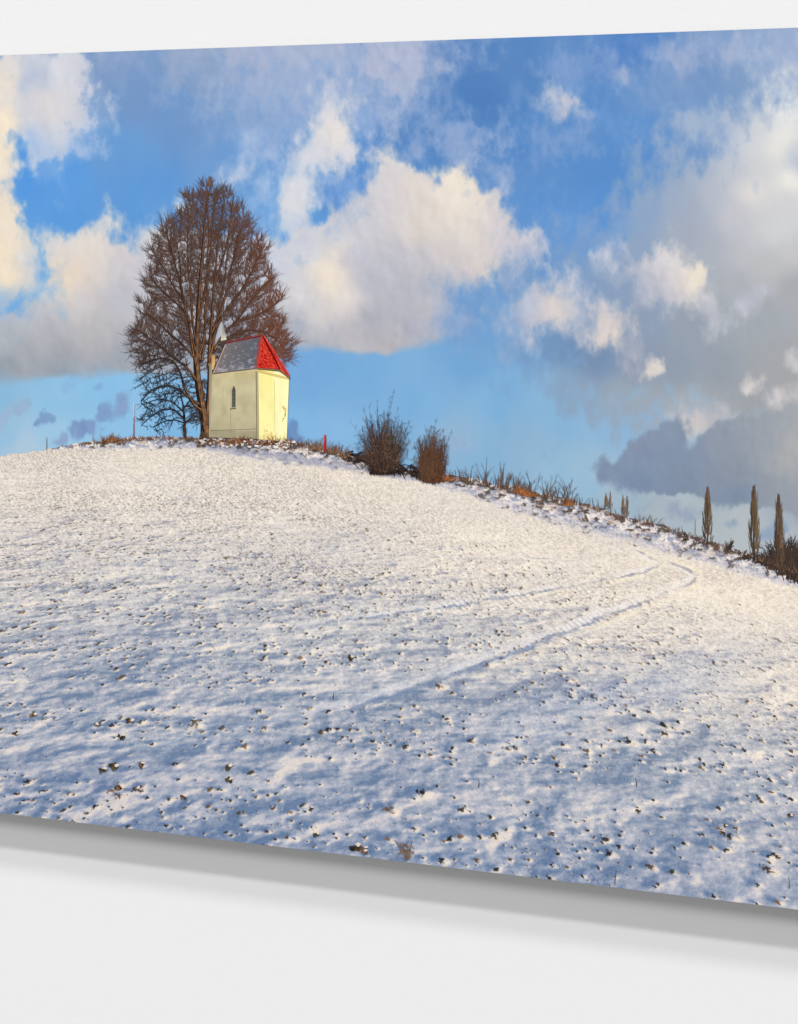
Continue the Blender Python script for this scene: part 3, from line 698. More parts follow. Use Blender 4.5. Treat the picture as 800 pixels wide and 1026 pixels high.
def grow(crown, limbs, n_att, seed, thin_low=0.0, step=1.6, infl=15, kill=2.0, up=.5, maxit=110):
    """branches that grow towards scattered light points inside an outline"""
    rs = np.random.RandomState(seed)
    crown = ragged(crown, 8, 700 + seed)
    C = np.array(crown); lo = C.min(0); hi = C.max(0)
    A = np.empty((0, 2))
    while len(A) < n_att:
        P = lo + rs.rand(n_att * 2, 2) * (hi - lo); A = np.vstack([A, P[inside(crown, P)]])
    A = A[:n_att]
    ctr = C.mean(0); thin = np.clip((A[:, 1] - 365) / 30, 0, 1) * np.clip((200 - A[:, 0]) / 12, 0, 1)
    A = A[(rs.rand(len(A)) > thin * thin_low)]; cl = vnoise(A[:, 0].astype(np.float32) / 6, A[:, 1].astype(np.float32) / 9, 77)
    A = A[cl > -.5]; A = ctr + (A - ctr) * np.array([.93, .975])
    pos = []; par = []; wmin = []
    for pts, w0, w1 in limbs:
        q = resample(smooth_line([tp(*p) for p in pts], 2), step)
        if pos:
            d = [(p[0] - q[0][0]) ** 2 + (p[1] - q[0][1]) ** 2 for p in pos]; pr = int(np.argmin(d))
        else: pr = -1
        for k, p in enumerate(q):
            pos.append((p[0] + rs.randn() * .18, p[1] + rs.randn() * .18)); par.append(pr); pr = len(pos) - 1
            wmin.append(w0 + (w1 - w0) * (k / len(q)) ** .7)
    n_limb = len(pos)
    pos = [np.array(p) for p in pos]
    best = np.full(len(A), 1e9); who = np.full(len(A), -1)
    def upd(i0):
        N = np.array(pos[i0:])
        D = ((A[:, None, :] - N[None]) ** 2).sum(2); j = D.argmin(1); dm = D[np.arange(len(A)), j]
        m = dm < best; best[m] = dm[m]; who[m] = j[m] + i0
    upd(0); alive = np.ones(len(A), bool)
    for it in range(maxit):
        alive &= best > kill * kill
        act = np.where(alive & (best < infl * infl))[0]
        if len(act) == 0: break
        i0 = len(pos); agg = {}
        for a in act:
            d = A[a] - pos[who[a]]; d = d / (np.hypot(*d) + 1e-6)
            k = who[a]; agg[k] = agg.get(k, np.zeros(2)) + d
        for k, d in agg.items():
            d = d / (np.hypot(*d) + 1e-6)
            if par[k] >= 0:
                b = pos[k] - pos[par[k]]; d = d + .9 * b / (np.hypot(*b) + 1e-6)
            d = d + np.array([rs.randn() * .14, -up + rs.randn() * .14]); d /= np.hypot(*d) + 1e-6
            pos.append(pos[k] + d * step); par.append(k); wmin.append(0)
        upd(i0)
    n = len(pos); load = np.zeros(n); kids = [[] for _ in range(n)]
    for i in range(n):
        if par[i] >= 0: kids[par[i]].append(i)
    order = range(n - 1, -1, -1)
    depth = np.zeros(n)
    for i in order:
        load[i] = max(1.0, load[i])
        if par[i] >= 0: load[par[i]] += load[i] if not kids[i] or True else 0
    w = .42 * load ** .24
    w = np.minimum(w, 1.15); w = np.maximum(w, np.array(wmin))
    return np.array(pos), np.array(par), w, n_limb, kids
def draw_tree(ink, g, colour, layer0, spur=.5, seed=1, limb_from=1.25):
    pos, par, w, nl, kids = g; rs = random.Random(seed)
    done = set()
    # chains between forks become ribbons
    starts = [i for i in range(len(pos)) if par[i] < 0 or len(kids[par[i]]) > 1]
    chains = []
    for s in starts:
        ch = [s] if par[s] < 0 else [par[s], s]
        while len(kids[ch[-1]]) == 1: ch.append(kids[ch[-1]][0])
        chains.append(ch)
    chains.sort(key=lambda c: max(w[i] for i in c[1:] or c))
    for ch in chains:
        if len(ch) < 2: continue
        ws = [float(min(w[i], w[ch[1]] if k == 0 else w[i])) for k, i in enumerate(ch)]
        tip = not kids[ch[-1]]
        if tip: ws[-1] *= .5
        tone = rs.uniform(-1, 1)
        ink.ribbon([tuple(pos[i]) for i in ch], ws, [colour(pos[i], ws[k], tone, rs) for k, i in enumerate(ch)], layer0 + rs.random() * 3)
    for i in range(len(pos)):
        if i >= nl and par[i] >= 0 and rs.random() < spur:
            d = pos[i] - pos[par[i]]; a = math.atan2(d[1], d[0]) + rs.choice((-1, 1)) * rs.uniform(.35, 1.0)
            l = rs.uniform(1.8, 4.6); p = pos[i]; q = p + np.array([math.cos(a), math.sin(a) - .25]) * l * .5; r = q + np.array([math.cos(a), math.sin(a) - .6]) * l * .5
            tone = rs.uniform(-1, 1); c = colour(p, .3, tone, rs)
            ink.ribbon([tuple(p), tuple(q), tuple(r)], [.42, .36, .22], c, layer0 + rs.random() * 3)
def tree_colour(p, w, tone, rs):
    x, y = p
    base = np.array([84, 62, 54]) if w < 1.2 else np.array([62, 44, 36])
    low = np.clip((y - 330) / 80, 0, 1) * np.clip((225 - x) / 50, 0, 1)
    base = base * (1 - low) + np.array([34, 32, 34]) * low
    right = np.clip((x - 225) / 50, 0, 1)
    base = base + right * np.array([28, 8, -2])
    top = np.clip((260 - y) / 80, 0, 1); base = base + top * np.array([12, 10, 8])
    return np.clip(base + tone * 22 + rs.uniform(-6, 6), 8, 255)
trunk = Ink()
g_front = grow(CROWN, LIMBS, 4600, 5, thin_low=.75)
g_back = grow(CROWN, LIMBS[:1] + LIMBS[2:3] + LIMBS[5:7] + LIMBS[8:12], 3200, 9, kill=2.4, thin_low=.85)
crown = Ink()
draw_tree(crown, g_back, lambda p, w, t, r: tree_colour(p, w, t, r) * .9 + 16, 0, .7, 3)
draw_tree(crown, g_front, tree_colour, 4, .8, 4)
def twigs(ink, g, n, layer, seed, colour, cx=206, cy=345):
    pos, par, w, nl, kids = g; rs = random.Random(seed)
    cand = [i for i in range(len(pos)) if par[i] >= 0 and w[i] < 2.2]
    for k in range(n):
        i = rs.choice(cand); p = pos[i]; b = pos[i] - pos[par[i]]; b = b / (np.hypot(*b) + 1e-6)
        r = np.array([p[0] - cx, (p[1] - cy) * .8]); r = r / (np.hypot(*r) + 1e-6)
        d = b * .6 + r * .75 + np.array([rs.gauss(0, .4), -.55 + rs.gauss(0, .35)]); d = d / (np.hypot(*d) + 1e-6)
        if p[1] > 368 and p[0] < 200 and rs.random() < .72: continue
        l = rs.uniform(4, 13) * (.8 if p[1] > 360 else 1); q = [tuple(p)]
        for s in range(3):
            p = p + d * l / 3; q.append(tuple(p)); d = d + np.array([rs.gauss(0, .2), rs.gauss(-.06, .2)]); d = d / (np.hypot(*d) + 1e-6)
        ww = rs.uniform(.2, .37)
        ink.ribbon(q, [ww, ww * .9, ww * .75, ww * .4], colour(pos[i], .3, rs.uniform(-1, 1), rs), layer + rs.random() * 3)
twigs(crown, g_back, 4600, 2, 31, lambda p, w, t, r: tree_colour(p, w, t, r) + 14)
twigs(crown, g_front, 7600, 6, 32, tree_colour)
# limbs catching the low sun
for pts, w0, w1 in LIMBS:
    q = resample(smooth_line([tp(*p) for p in pts], 2), 2.2)
    n = len(q)
    ws = [(w0 + (w1 - w0) * (k / n) ** .7) * 1.18 for k in range(n)]
    trunk.ribbon([(x, y) for x, y in q], ws, [jit(tree_colour((x, y), 3, 0, R) * .8, 5) for x, y in q], 0)
    off = .18
    cols_ = []
    for k, (x, y) in enumerate(q):
        lit = 1 if x < 232 and y > 215 else .7
        if x < 185: lit = .25
        lit *= .55 + .45 * math.sin(x * .9 + y * .23) ** 2
        cols_.append(mixc(tree_colour((x, y), 3, 0, R), jit((148, 106, 72) if y > 345 else (122, 86, 62), 10), lit))
    trunk.ribbon([(x + ws[k] * off, y) for k, (x, y) in enumerate(q)], [a * .48 for a in ws], cols_, 1)
for k in range(26):      # bark streaks on the trunk
    y0 = R.uniform(385, 432); x0 = 204 + R.uniform(-2.4, 2.6) + (438 - y0) * -.02
    trunk.ribbon([(x0, y0), (x0 + R.uniform(-.3, .3), y0 + R.uniform(3, 8))], R.uniform(.3, .7), jit(R.choice([(60, 44, 34), (150, 112, 74), (100, 76, 54)]), 8), 2)
trunk.poly([(201.5, 433), (208.5, 433), (211.2, 440), (199.5, 440)], [(70, 54, 42), (120, 92, 64), (96, 76, 58), (58, 46, 40)], 3)
tree = trunk.build('printed_tree', .00075, ROOT); tree['label'] = 'tall bare deciduous tree behind the chapel'
crown.build('branches', .00050, tree)
small = Ink()
SM_CROWN = [tp(*p) for p in [(250,780),(300,800),(330,840),(345,900),(335,950),(300,930),(270,900),(230,935),(180,955),(120,955),(100,930),(120,880),(150,840),(200,800)]]
gs = grow(SM_CROWN, SMALL, 650, 15, kill=2.3)
draw_tree(small, gs, lambda p, w, t, r: np.clip(np.array([40, 36, 38]) + t * 14 + (np.array([34, 16, 4]) if w > 2.5 else 0), 8, 255), 0, .5, 6)
small.build('printed_tree', .00048, ROOT)['label'] = 'small dark bare tree at the left foot of the tall one'

# ---------------------------------------------------------------- the printed chapel
def cz(x, y): return (180 + x / 5.7143, 320 + y / 5.7143)
def tone(base, a, su=3, sv=3, seed=601):
    def f(u, v):
        b = base(u, v) if callable(base) else base
        n = float(fbm(np.array([u * su], np.float32), np.array([v * sv], np.float32), seed, 4)[0])
        return tuple(k + n * a for k in b)
    return f
ch = Ink()
A_, B_, C_, D_ = cz(186, 308), cz(447, 282), cz(452, 685), cz(178, 674)
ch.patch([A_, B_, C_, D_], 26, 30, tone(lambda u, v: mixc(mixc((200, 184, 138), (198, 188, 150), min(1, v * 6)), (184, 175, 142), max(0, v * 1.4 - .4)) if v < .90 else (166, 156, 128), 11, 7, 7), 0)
ch.ribbon([cz(180, 636), cz(300, 632), cz(444, 626)], .5, (116, 106, 90), 1)
ch.ribbon([cz(186, 318), cz(300, 306), cz(446, 292)], 1.0, (212, 194, 144), 1)
for k in range(3):
    x = R.uniform(190, 430); ch.ribbon([cz(x, R.uniform(330, 500)), cz(x + R.uniform(-3, 3), R.uniform(520, 620))], .3, (180, 170, 136), 1)
ch.ribbon([cz(296, 470), cz(294, 628)], .35, (168, 158, 130), 1)
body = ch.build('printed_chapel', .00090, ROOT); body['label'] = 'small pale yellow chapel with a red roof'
lit = Ink()
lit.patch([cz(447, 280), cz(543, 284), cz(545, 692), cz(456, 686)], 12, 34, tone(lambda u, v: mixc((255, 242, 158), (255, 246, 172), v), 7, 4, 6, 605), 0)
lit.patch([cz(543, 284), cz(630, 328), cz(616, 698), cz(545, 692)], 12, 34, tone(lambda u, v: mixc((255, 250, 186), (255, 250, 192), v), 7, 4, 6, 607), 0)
lit.ribbon([cz(546, 350), cz(548, 640)], .45, (214, 190, 116), 1)
lit.ribbon([cz(450, 292), cz(455, 684)], 2.2, (186, 176, 134), 1)
lit.ribbon([cz(456, 296), cz(461, 686)], .6, (255, 250, 190), 2)
lit.ribbon([cz(441, 296), cz(446, 684)], 1.0, (136, 122, 100), 2)
lit.patch([cz(447, 284), cz(630, 334), cz(629, 346), cz(447, 302)], 12, 2, tone(lambda u, v: (222, 196, 120), 8), 2)
for k in range(22):      # flaking plaster
    a = R.uniform(-1.5, 1.6); r = R.uniform(.7, 1.05)
    x, y = 590 + math.cos(a) * 22 * r, 532 + math.sin(a) * 44 * r
    lit.ribbon([cz(x, y), cz(x + R.uniform(-4, 4), y + R.uniform(4, 12))], R.uniform(.5, 1.1), jit((226, 186, 104), 8), 3)
for k in range(9):
    x, y = 480 + R.uniform(0, 26), 600 + R.uniform(0, 48)
    lit.ribbon([cz(x, y), cz(x + R.uniform(-6, 6), y + R.uniform(2, 9))], .35, (206, 178, 112), 3)
for k in range(40):
    x = R.uniform(456, 614); lit.ribbon([cz(x, R.uniform(640, 680)), cz(x, 690)], .4, jit((240, 206, 130), 8), 3)
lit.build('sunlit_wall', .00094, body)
rf = Ink()
def slate(u, v):
    row = (v * 15) % 1
    k_ = .5 + .5 * math.sin(v * 19 * 6.283 + math.sin(u * 9) * .5) * (.75 + .25 * math.sin(u * 23 + v * 11))
    b = mixc(mixc((92, 86, 88), (64, 68, 78), u), mixc((142, 136, 136), (112, 118, 130), u), k_)
    n = float(fbm(np.array([u * 14], np.float32), np.array([v * 16], np.float32), 611, 4)[0])
    b = mixc(b, (206, 202, 208), max(0, min(.6, n * .5 - .06 + max(0, v - .75) * 1.6)))
    if u > .93: b = mixc(b, (170, 60, 52), .5)
    if u < .05: b = mixc(b, (190, 120, 96), .5)
    return b
rf.patch([cz(260, 140), cz(474, 94), cz(449, 278), cz(192, 308)], 44, 64, slate, 0)
rf.ribbon([cz(190, 312), cz(300, 296), cz(450, 279)], 1.2, (108, 102, 98), 1)
rf.ribbon([cz(258, 138), cz(366, 115), cz(476, 93)], 1.3, (112, 34, 38), 2)
rf.ribbon([cz(270, 131), cz(366, 110), cz(474, 88)], .5, (160, 60, 56), 3)
rf.ribbon([cz(262, 140), cz(228, 222), cz(190, 308)], 1.0, (70, 58, 60), 3)
rf.ribbon([cz(266, 142), cz(232, 222), cz(196, 306)], .6, (206, 190, 186), 3)
roof = rf.build('roof', .00098, body)
rr = Ink()
rr.patch([cz(474, 92), cz(482, 92), cz(576, 284), cz(450, 276)], 22, 40, tone(lambda u, v: mixc((204, 62, 38), (198, 42, 30), v), 46, 16, 26, 615), 0)
rr.patch([cz(482, 92), cz(490, 100), cz(636, 330), cz(576, 284)], 12, 40, tone(lambda u, v: mixc((212, 64, 50), (194, 42, 36), u), 44, 10, 24, 617), 0)
rr.ribbon([cz(478, 94), cz(530, 190), cz(577, 284)], 1.5, (88, 6, 8), 2)
rr.ribbon([cz(484, 92), cz(560, 202), cz(634, 318)], .7, (232, 84, 74), 2)
rr.ribbon([cz(474, 92), cz(462, 184), cz(450, 277)], .9, (206, 60, 56), 2)
for k in range(34):
    u = R.random(); v = R.uniform(.35, .98); x = lerp(468, 560, u) if v > .6 else lerp(470, 520, u)
    y = 92 + v * 184
    if x < 452 + (276 - y) * .13 + 4 or x > 480 + (y - 92) * .48 - 6: continue
    rr.ribbon([cz(x, y), cz(x + R.uniform(2, 6), y + 1)], R.uniform(.25, .6), jit((240, 150, 140), 20) if R.random() < .35 else (172, 22, 28), 3)
rr.ribbon([cz(448, 279), cz(540, 288), cz(577, 290), cz(636, 334)], 1.2, (138, 104, 74), 4)
rr.ribbon([cz(448, 284), cz(540, 293), cz(577, 296), cz(632, 338)], .6, (96, 74, 58), 5)
rr.build('red_tiles', .00102, roof)
wi = Ink()
wi.poly([cz(303, 505), cz(303, 405), cz(307, 390), cz(313, 380), cz(319, 389), cz(323, 405), cz(323, 505)][::-1], [(84, 84, 82), (70, 72, 72), (60, 62, 64), (58, 60, 62), (62, 64, 66), (80, 82, 82), (92, 92, 88)], 0)
wi.ribbon([cz(303, 505), cz(303, 405), cz(313, 380)], .7, (120, 114, 94), 1)
wi.ribbon([cz(313, 384), cz(313, 505)], .3, (112, 112, 106), 1)
for y in (420, 445, 470): wi.ribbon([cz(304, y), cz(322, y)], .25, (112, 112, 106), 1)
wi.ribbon([cz(292, 511), cz(326, 507)], 1.5, (104, 98, 84), 2)
wi.ribbon([cz(292, 507), cz(326, 503)], .5, (200, 194, 168), 3)
wi.build('window', .00098, body)['label'] = 'narrow pointed window'
sp = Ink()
sp.poly([cz(250, 0), cz(262, 60), cz(272, 118), cz(238, 128), cz(244, 60)][::-1], [(226, 220, 206), (232, 222, 198), (236, 226, 200), (128, 124, 118), (138, 134, 128)], 0)
sp.ribbon([cz(250, -16), cz(251, 30)], [.4, 1.0], (150, 146, 140), 1)
sp.ribbon([cz(236, 126), cz(274, 120)], 1.6, (88, 80, 76), 2)
sp.poly([cz(236, 128), cz(262, 124), cz(262, 150), cz(236, 158)][::-1], (72, 62, 62), 1)
sp.build('spire', .00102, body)
pn = Ink()
pn.poly([cz(184, 206), cz(194, 198), cz(206, 210), cz(206, 250), cz(196, 286), cz(188, 290)][::-1], [(226, 176, 104), (236, 196, 130), (240, 196, 120), (214, 160, 92), (180, 140, 92), (160, 130, 92)], 0)
pn.poly([cz(172, 252), cz(188, 250), cz(190, 312), cz(178, 674), cz(172, 674)][::-1], [(176, 172, 150), (186, 180, 152), (176, 170, 140), (150, 146, 122), (130, 126, 110)], 1)
pn.build('gable_pinnacle', .00105, body)

# ---------------------------------------------------------------- the printed shrubs, poplars, posts and the dry grass on the bank
def strands(ink, x, y, n, h, spread, cols, w=.5, curl=.5, lean=0, base=6, fork=.6, tall=0.0):
    for k in range(n):
        bx = x + R.gauss(0, base * .5); hh = h * R.uniform(.35, 1.0) * (1.0 if R.random() > tall else 1.3)
        a = R.gauss(lean, spread); px, py = bx, y + R.uniform(-1, 1.5); pts = [(px, py)]; segs = 6
        for s in range(segs):
            px += math.sin(a) * hh / segs; py -= math.cos(a) * hh / segs; a += R.gauss(0, .12) + curl * (1 if a > 0 else -1) * .12
            pts.append((px, py))
        c0 = R.choice(cols); c1 = mixc(c0, R.choice(cols), .5)
        ink.ribbon(pts, [w * (1.3 - s / segs) for s in range(segs + 1)], [mixc(c0, c1, s / segs) for s in range(segs + 1)], R.random() * 3)
        if R.random() < fork:
            for q in range(R.randint(1, 3)):
                s = R.randint(2, 5); a2 = a + R.choice((-1, 1)) * R.uniform(.3, .9); l = hh * R.uniform(.1, .25)
                p = pts[s]; m = (p[0] + math.sin(a2) * l * .5, p[1] - math.cos(a2) * l * .5); e = (m[0] + math.sin(a2 * .6) * l * .5, m[1] - math.cos(a2 * .6) * l * .5)
                ink.ribbon([p, m, e], [w * .7, w * .55, w * .3], c1, R.random() * 3)
def shrub(x, y, h, wid, base, n, cols, low, label, wisps):
    k = Ink()
    def stem(ex, ey, c0, c1, w, layer):
        bx = x + R.gauss(0, base * .4) + (ex - x) * .12; by = y + R.uniform(-1.5, 1.5)
        mx, my = bx + (ex - bx) * R.uniform(.3, .75) + R.gauss(0, 1.6), by + (ey - by) * R.uniform(.45, .65)
        pts = []
        for s in range(8):
            t = s / 7; pts.append(((1 - t) ** 2 * bx + 2 * t * (1 - t) * mx + t * t * ex + R.gauss(0, .22), (1 - t) ** 2 * by + 2 * t * (1 - t) * my + t * t * ey + R.gauss(0, .22)))
        k.ribbon(pts, [w * (1.25 - s / 8) for s in range(8)], [mixc(c0, c1, s / 7) for s in range(8)], layer)
        return pts
    def envelope(q):
        a = R.uniform(0, 6.283); r = R.random() ** .5 * q
        return x + math.cos(a) * wid * .5 * r * R.uniform(.85, 1.1), y - h * .52 - math.sin(a) * h * .5 * r
    for i in range(n // 3):
        ex, ey = envelope(.7); stem(ex, ey + h * .12, jit(R.choice(low), 6), jit(R.choice(low), 8), 1.0, R.random() * 2)
    for i in range(n):
        ex, ey = envelope(1.0); c0 = jit(R.choice(low), 8); c1 = jit(R.choice(cols), 10)
        pts = stem(ex, ey, c0, c1, R.uniform(.22, .40), 2 + R.random() * 3)
        for q in range(R.randint(2, 6)):
            p = pts[R.randint(2, 7)]; a = R.gauss(0, 1.1); l = R.uniform(2, 7)
            e = (p[0] + math.sin(a) * l, p[1] - math.cos(a) * l)
            k.ribbon([p, ((p[0] + e[0]) / 2 + R.gauss(0, .4), (p[1] + e[1]) / 2), e], [.30, .26, .18], jit(c1, 12), 2 + R.random() * 3)
    for ex, ey in wisps:
        pts = stem(ex, ey, R.choice(cols), R.choice(cols), .30, 5)
        for q in range(5):
            p = pts[R.randint(4, 7)]; a = R.gauss(0, .7); l = R.uniform(2, 5)
            k.ribbon([p, (p[0] + math.sin(a) * l, p[1] - math.cos(a) * l)], [.34, .2], R.choice(cols), 5)
    o = k.build('printed_shrub', .00112, ROOT); o['label'] = label
    return o
DK = [(38, 28, 26), (58, 42, 36), (76, 54, 44), (46, 40, 40), (90, 66, 52)]
# grass behind / on the bank
gr = Ink()
RUST = [(150, 100, 66), (176, 122, 80), (122, 80, 54), (104, 74, 56), (84, 60, 48)]
TAN = [(124, 104, 84), (100, 82, 68), (144, 122, 98), (84, 72, 62)]
def tuft(x, n, h, wdt, cols, w=.5, spread=.35, dy=1.5, fork=.4):
    strands(gr, x, yon(x) + dy, n, h, spread, cols, w, .3, 0, wdt, fork)
for x, n, h, wd in ((72,8,3,8),(84,10,4,9),(98,12,5,10),(108,40,8,9),(112,34,10,6),(122,18,6,8),(133,14,6,8),(146,16,5,10),(158,14,5,10),(170,14,6,10),(192,8,4,8)): tuft(x, n, h, wd, RUST, .55, .6)
for x, n, h, wd in ((228,10,4,8),(240,26,7,8),(250,16,6,8),(262,14,5,10),(276,18,6,8),(288,12,6,6)): tuft(x, n, h, wd, RUST, .55, .6, 3.5)
for x, n, h, wd in ((300,10,9,8),(309,18,12,8),(316,34,11,8),(324,16,15,6),(333,34,10,8),(340,18,14,6),(348,16,12,6),(360,10,6,8)): tuft(x, n, h, wd, RUST[1:] + TAN[:2], .5, .4)
for x, n, h, wd in ((452,12,14,6),(459,12,12,8),(466,14,15,8),(472,12,18,6),(484,22,28,6),(489,12,18,5),(503,40,30,9),(509,14,20,6),(516,16,20,3),(520,30,14,8),(526,34,12,8),(533,22,24,4),(547,20,26,6),(551,14,18,5),(557,18,22,5),(566,14,30,4),(570,12,28,5),(575,18,12,8),(583,10,10,8),(595,14,13,8),(602,10,10,6),(618,8,8,8),(640,12,12,6),(648,12,11,5),(655,16,13,6),(662,10,9,8),(672,8,6,8)):
    tuft(x, max(3, int(n * .5)), h, wd * .8, TAN[:2] + TAN[3:] + RUST[2:], .42, .24, 2.5, .9)
for x in (519, 523, 527, 531, 571, 445, 449): tuft(x, 26, 9, 5, [(150, 92, 52), (122, 74, 46), (176, 112, 66)], .7, .8, 5)
for x in range(680, 1040, 7): tuft(x + R.uniform(-3, 3), 9, R.uniform(3, 7), 8, TAN + RUST[2:], .5, .5, 2)
for x in range(455, 1040, 4):       # stalks and soil along the brow of the bank
    if R.random() < .45: tuft(x + R.uniform(-2, 2), 4, R.uniform(2, 4), 5, [(84, 66, 54), (112, 88, 66), (146, 116, 86)], .45, .8, 3)
o = gr.build('printed_grass', .00108, ROOT); o['kind'] = 'stuff'; o['label'] = 'dry tan and rust grass along the snowy bank'
# snow and dry grass heaped against the foot of the chapel
ft = Ink()
for k in range(150):
    x = R.uniform(197, 296); y = 441.2 + (x - 205) * .022 + R.uniform(-1.6, 5.5); w_ = R.uniform(.8, 2.6)
    c = jit(R.choice([(232, 222, 212), (214, 206, 204), (160, 158, 174), (176, 170, 178), (92, 72, 58), (70, 56, 50), (126, 94, 66), (244, 232, 214)]), 8)
    ft.poly([(x + math.cos(j * 1.05) * w_ * R.uniform(.7, 1.3), y + math.sin(j * 1.05) * w_ * .5 * R.uniform(.6, 1.3)) for j in range(6)][::-1], c, R.random() * 3)
for k in range(190):
    x = R.uniform(204, 293); y = 442.5 + (x - 205) * .02 + R.uniform(-1, 3); a = R.gauss(0, .5); l = R.uniform(1.5, 6) * (1.25 if 236 < x < 252 or x > 270 else .8)
    ft.ribbon([(x, y), (x + math.sin(a) * l * .5, y - l * .5), (x + math.sin(a * 1.6) * l, y - l)], [.55, .45, .25], jit(R.choice(RUST), 12), 3 + R.random())
o = ft.build('printed_snowy_verge', .00120, ROOT); o['kind'] = 'stuff'; o['label'] = 'snow and rust grass at the foot of the chapel'
# dark tangle on the bank between the shrubs
tg = Ink()
for k in range(260):
    x = R.uniform(346, 440); yb = yon(x) + R.uniform(-3.5, 5.5); a = R.gauss(.3, .55); l = R.uniform(3, 10)
    tg.ribbon([(x, yb), (x + math.cos(a) * l * .5, yb + math.sin(a) * l * .5 - R.uniform(0, 1.4)), (x + math.cos(a) * l, yb + math.sin(a) * l)], R.uniform(.4, 1.3), jit(R.choice([(30, 25, 25), (46, 36, 32), (66, 50, 42), (36, 34, 40)]), 6), R.random() * 3)
o = tg.build('printed_brushwood', .00106, ROOT); o['kind'] = 'stuff'; o['label'] = 'dark tangled brushwood on the bank between two shrubs'
shrub(384, 474, 58, 52, 14, 430, DK[1:] + [(104, 80, 64), (120, 100, 84)], [(30, 24, 24), (46, 34, 30), (64, 42, 34)], 'larger dark leafless shrub nearer the chapel', [(395,393),(391,398),(378,402),(365,405),(351,420),(409,424),(412,428),(399,410),(370,408),(402,436),(404,425)])
shrub(433, 482, 50, 37, 12, 330, DK[1:3] + DK[4:] + [(104, 76, 56), (118, 80, 54)], [(48, 34, 30), (80, 52, 38), (118, 74, 48)], 'smaller russet leafless shrub further down the bank', [(437,422),(433,428),(426,425),(452,434),(444,432),(421,436),(448,446),(418,446)])

def poplar(x, top, bot, wid, label, cols, n):
    k = Ink(); h = bot - top
    k.ribbon([(x, bot + 2), (x, bot - h * .5), (x + .3, top + h * .04)], [max(.6, wid * .12), wid * .08, .3], (62, 50, 44), 0)
    half_at = lambda v: wid * .5 * (math.sin(min(1, (1 - v) * 1.25 + .04) * math.pi * .5) ** .9) * (.72 + .28 * min(1, (1 - v) * 2))
    for i in range(n):
        v = R.random() ** .8; yb = bot - v * h * .9; sgn = R.choice((-1, 1)); q = R.uniform(.05, 1.0) ** .8
        l = h * R.uniform(.10, .26); pts = []; wob = R.uniform(-.08, .08) * wid
        for s in range(5):
            vv = min(1.0, v * .9 + l / h * s / 4); o_ = half_at(vv) * q * sgn * (.55 + .45 * s / 4) + wob * s / 4
            pts.append((x + o_, bot - vv * h * .96 - (R.uniform(0, 3) if s == 4 else 0)))
        lit_ = .5 + .5 * sgn * q
        c = jit(mixc(cols[0], cols[1], max(0, min(1, lit_ * .8 + R.uniform(-.25, .35)))), 10)
        w_ = .30 + wid * .018
        k.ribbon(pts, [w_, w_, w_ * .9, w_ * .7, w_ * .35], c, 1 + R.random() * 3)
    for i in range(int(3 + wid * .6)):      # several leaders make a ragged tip
        o_ = R.uniform(-.3, .3) * wid; v1 = R.uniform(.82, 1.0) - abs(o_) / wid * .25
        k.ribbon([(x + o_ * .3, bot - h * .45), (x + o_ * .7, bot - h * (v1 + .45) / 2), (x + o_, bot - h * v1)], [.5, .45, .22], jit(mixc(cols[0], cols[1], R.random()), 10), 4 + R.random())
    o = k.build('printed_poplar', .00046, ROOT); o['label'] = label
    return o
PC = [(66, 54, 46), (128, 102, 74)]
poplar(709.4, 487.5, 543, 11.5, 'tall slim poplar standing apart left of the other two tall ones', PC, 170)
poplar(756, 485, 560, 14, 'tallest slim poplar, the middle one of three', PC, 210)
poplar(780.8, 494, 570, 13, 'slim poplar nearest the right edge of the print', [(60, 50, 44), (118, 92, 70)], 200)
for x, t, b in ((607.6, 495, 513), (612, 493.5, 515), (624.6, 497, 518), (628.6, 497.5, 519)):
    poplar(x, t, b, 5.4, 'tiny distant poplar beyond the brow', [(92, 78, 68), (142, 112, 86)], 44)
# dark thicket at the right edge
th = Ink()
for x, y, n, h, b in ((770, 566, 50, 18, 8), (776, 570, 40, 16, 8), (782, 570, 80, 30, 10), (790, 575, 150, 40, 10), (800, 580, 150, 45, 10), (808, 584, 120, 46, 10), (826, 590, 120, 40, 14), (846, 596, 120, 44, 16), (872, 606, 110, 34, 18), (900, 616, 60, 22, 16), (748, 560, 22, 11, 6), (687, 541, 14, 9, 4), (731, 551, 18, 13, 3), (762, 563, 30, 12, 8)):
    strands(th, x, y, n, h, .3, [(48, 40, 38), (68, 54, 46), (88, 68, 56), (60, 52, 50)], .8, .3, 0, b, .9)
o = th.build('printed_thicket', .00044, ROOT); o['kind'] = 'stuff'; o['label'] = 'dark thicket at the right edge of the print'
def post(name, x, y0, y1, wd, bands, label):
    k = Ink(); n = len(bands)
    for i, c in enumerate(bands):
        a = y0 + (y1 - y0) * i / n; b = y0 + (y1 - y0) * (i + 1) / n
        k.poly([(x - wd / 2, a), (x - wd / 2, b), (x + wd / 2, b), (x + wd / 2, a)], [mixc(c, (0, 0, 0), .12), mixc(c, (0, 0, 0), .12), c, c], 0)
    o = k.build(name, .00116, ROOT); o['label'] = label
post('printed_snow_pole', 134.6, 404, 439, 1.1, [(226, 216, 216), (214, 200, 204), (206, 130, 130), (196, 92, 92), (176, 84, 84)], 'slim red and white pole left of the tall tree')
post('printed_marker_post', 326.3, 435.5, 452, 2.0, [(222, 40, 36), (206, 26, 28), (196, 22, 26)], 'short red marker post right of the chapel')
post('printed_mast', 47.3, 438, 451, .6, [(150, 150, 160), (120, 116, 122)], 'thin distant grey mast at the left')
post('printed_mast', 697, 520, 538, .7, [(150, 152, 158), (130, 130, 136)], 'thin distant grey mast left of the poplars')
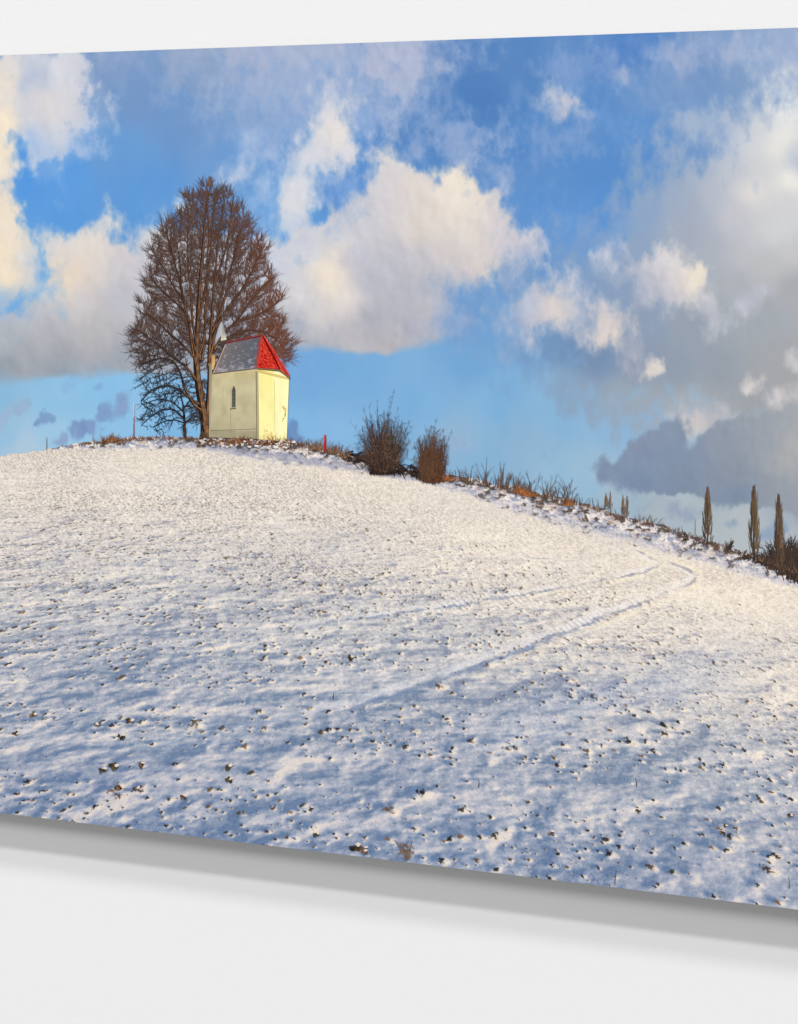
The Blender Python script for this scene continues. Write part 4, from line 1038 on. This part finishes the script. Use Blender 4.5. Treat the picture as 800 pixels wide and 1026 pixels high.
# dry stalks standing in the foreground snow
fs = Ink()
for k in range(16):
    a = R.gauss(0, .32); l = R.uniform(7, 20); x = 408 + R.gauss(0, 1.2)
    fs.ribbon([(x, 861), (x + math.sin(a) * l * .5, 861 - l * .5), (x + math.sin(a * 1.5) * l, 861 - l)], .42, jit((118, 98, 84), 14), R.random() * 2)
for k in range(12):
    fs.ribbon([(408 + R.gauss(0, 4), 850 + R.gauss(0, 6)), (408 + R.gauss(0, 4), 848 + R.gauss(0, 6))], R.uniform(.6, 1.3), jit((134, 108, 90), 14), 2)
for (x, y, l) in ((616.5, 886, 15), (791, 890, 12), (638, 788, 9), (480, 789, 8), (120, 800, 6), (334, 700, 6)):
    fs.ribbon([(x, y), (x + .5, y - l * .5), (x + R.uniform(-1.5, 1.5), y - l)], [.9, .7, .4], (92, 84, 84), 1)
for (x, y, r) in ((356, 849, 5.5), (364, 852, 5.0), (317, 836, 3.6), (553, 834, 3.5), (120, 789, 5), (137, 790, 3.4), (115, 768, 5), (103, 771, 4), (34, 716, 4.2), (142, 766, 4), (228, 769, 5), (230, 781, 4), (16, 735, 3.4), (97, 726, 4), (130, 722, 4.6), (122, 738, 4), (352, 659, 4), (184, 798, 3.8), (312, 810, 2.6), (640, 812, 2.8), (793, 817, 3.4), (780, 858, 3), (727, 827, 2.6), (724, 833, 3)):
    dark = R.random() < .55
    for q in range(9):
        a = R.uniform(0, 6.28); d = r * R.uniform(0, .8); w_ = r * R.uniform(.25, .55); bx, by = x + math.cos(a) * d, y + math.sin(a) * d * .8
        c = jit(R.choice([(46, 42, 38), (62, 56, 40), (84, 74, 46)] if dark else [(96, 76, 58), (126, 96, 72), (74, 60, 48)]), 8)
        pts = [(bx + math.cos(j * 1.05 + a) * w_ * R.uniform(.6, 1.2), by + math.sin(j * 1.05 + a) * w_ * R.uniform(.5, 1.0)) for j in range(6)]
        fs.poly(pts[::-1], c, R.random() * 3)
    for q in range(3):
        bx, by = x + r * R.uniform(.2, .9), y - r * R.uniform(.0, .7); w_ = r * R.uniform(.2, .4)
        fs.poly([(bx + math.cos(j * 1.25) * w_ * 1.3, by + math.sin(j * 1.25) * w_ * .8) for j in range(5)][::-1], (228, 214, 202), 3 + R.random())
o = fs.build('printed_stubble', .00110, ROOT); o['kind'] = 'stuff'; o['label'] = 'withered stubble and clods in the foreground snow'
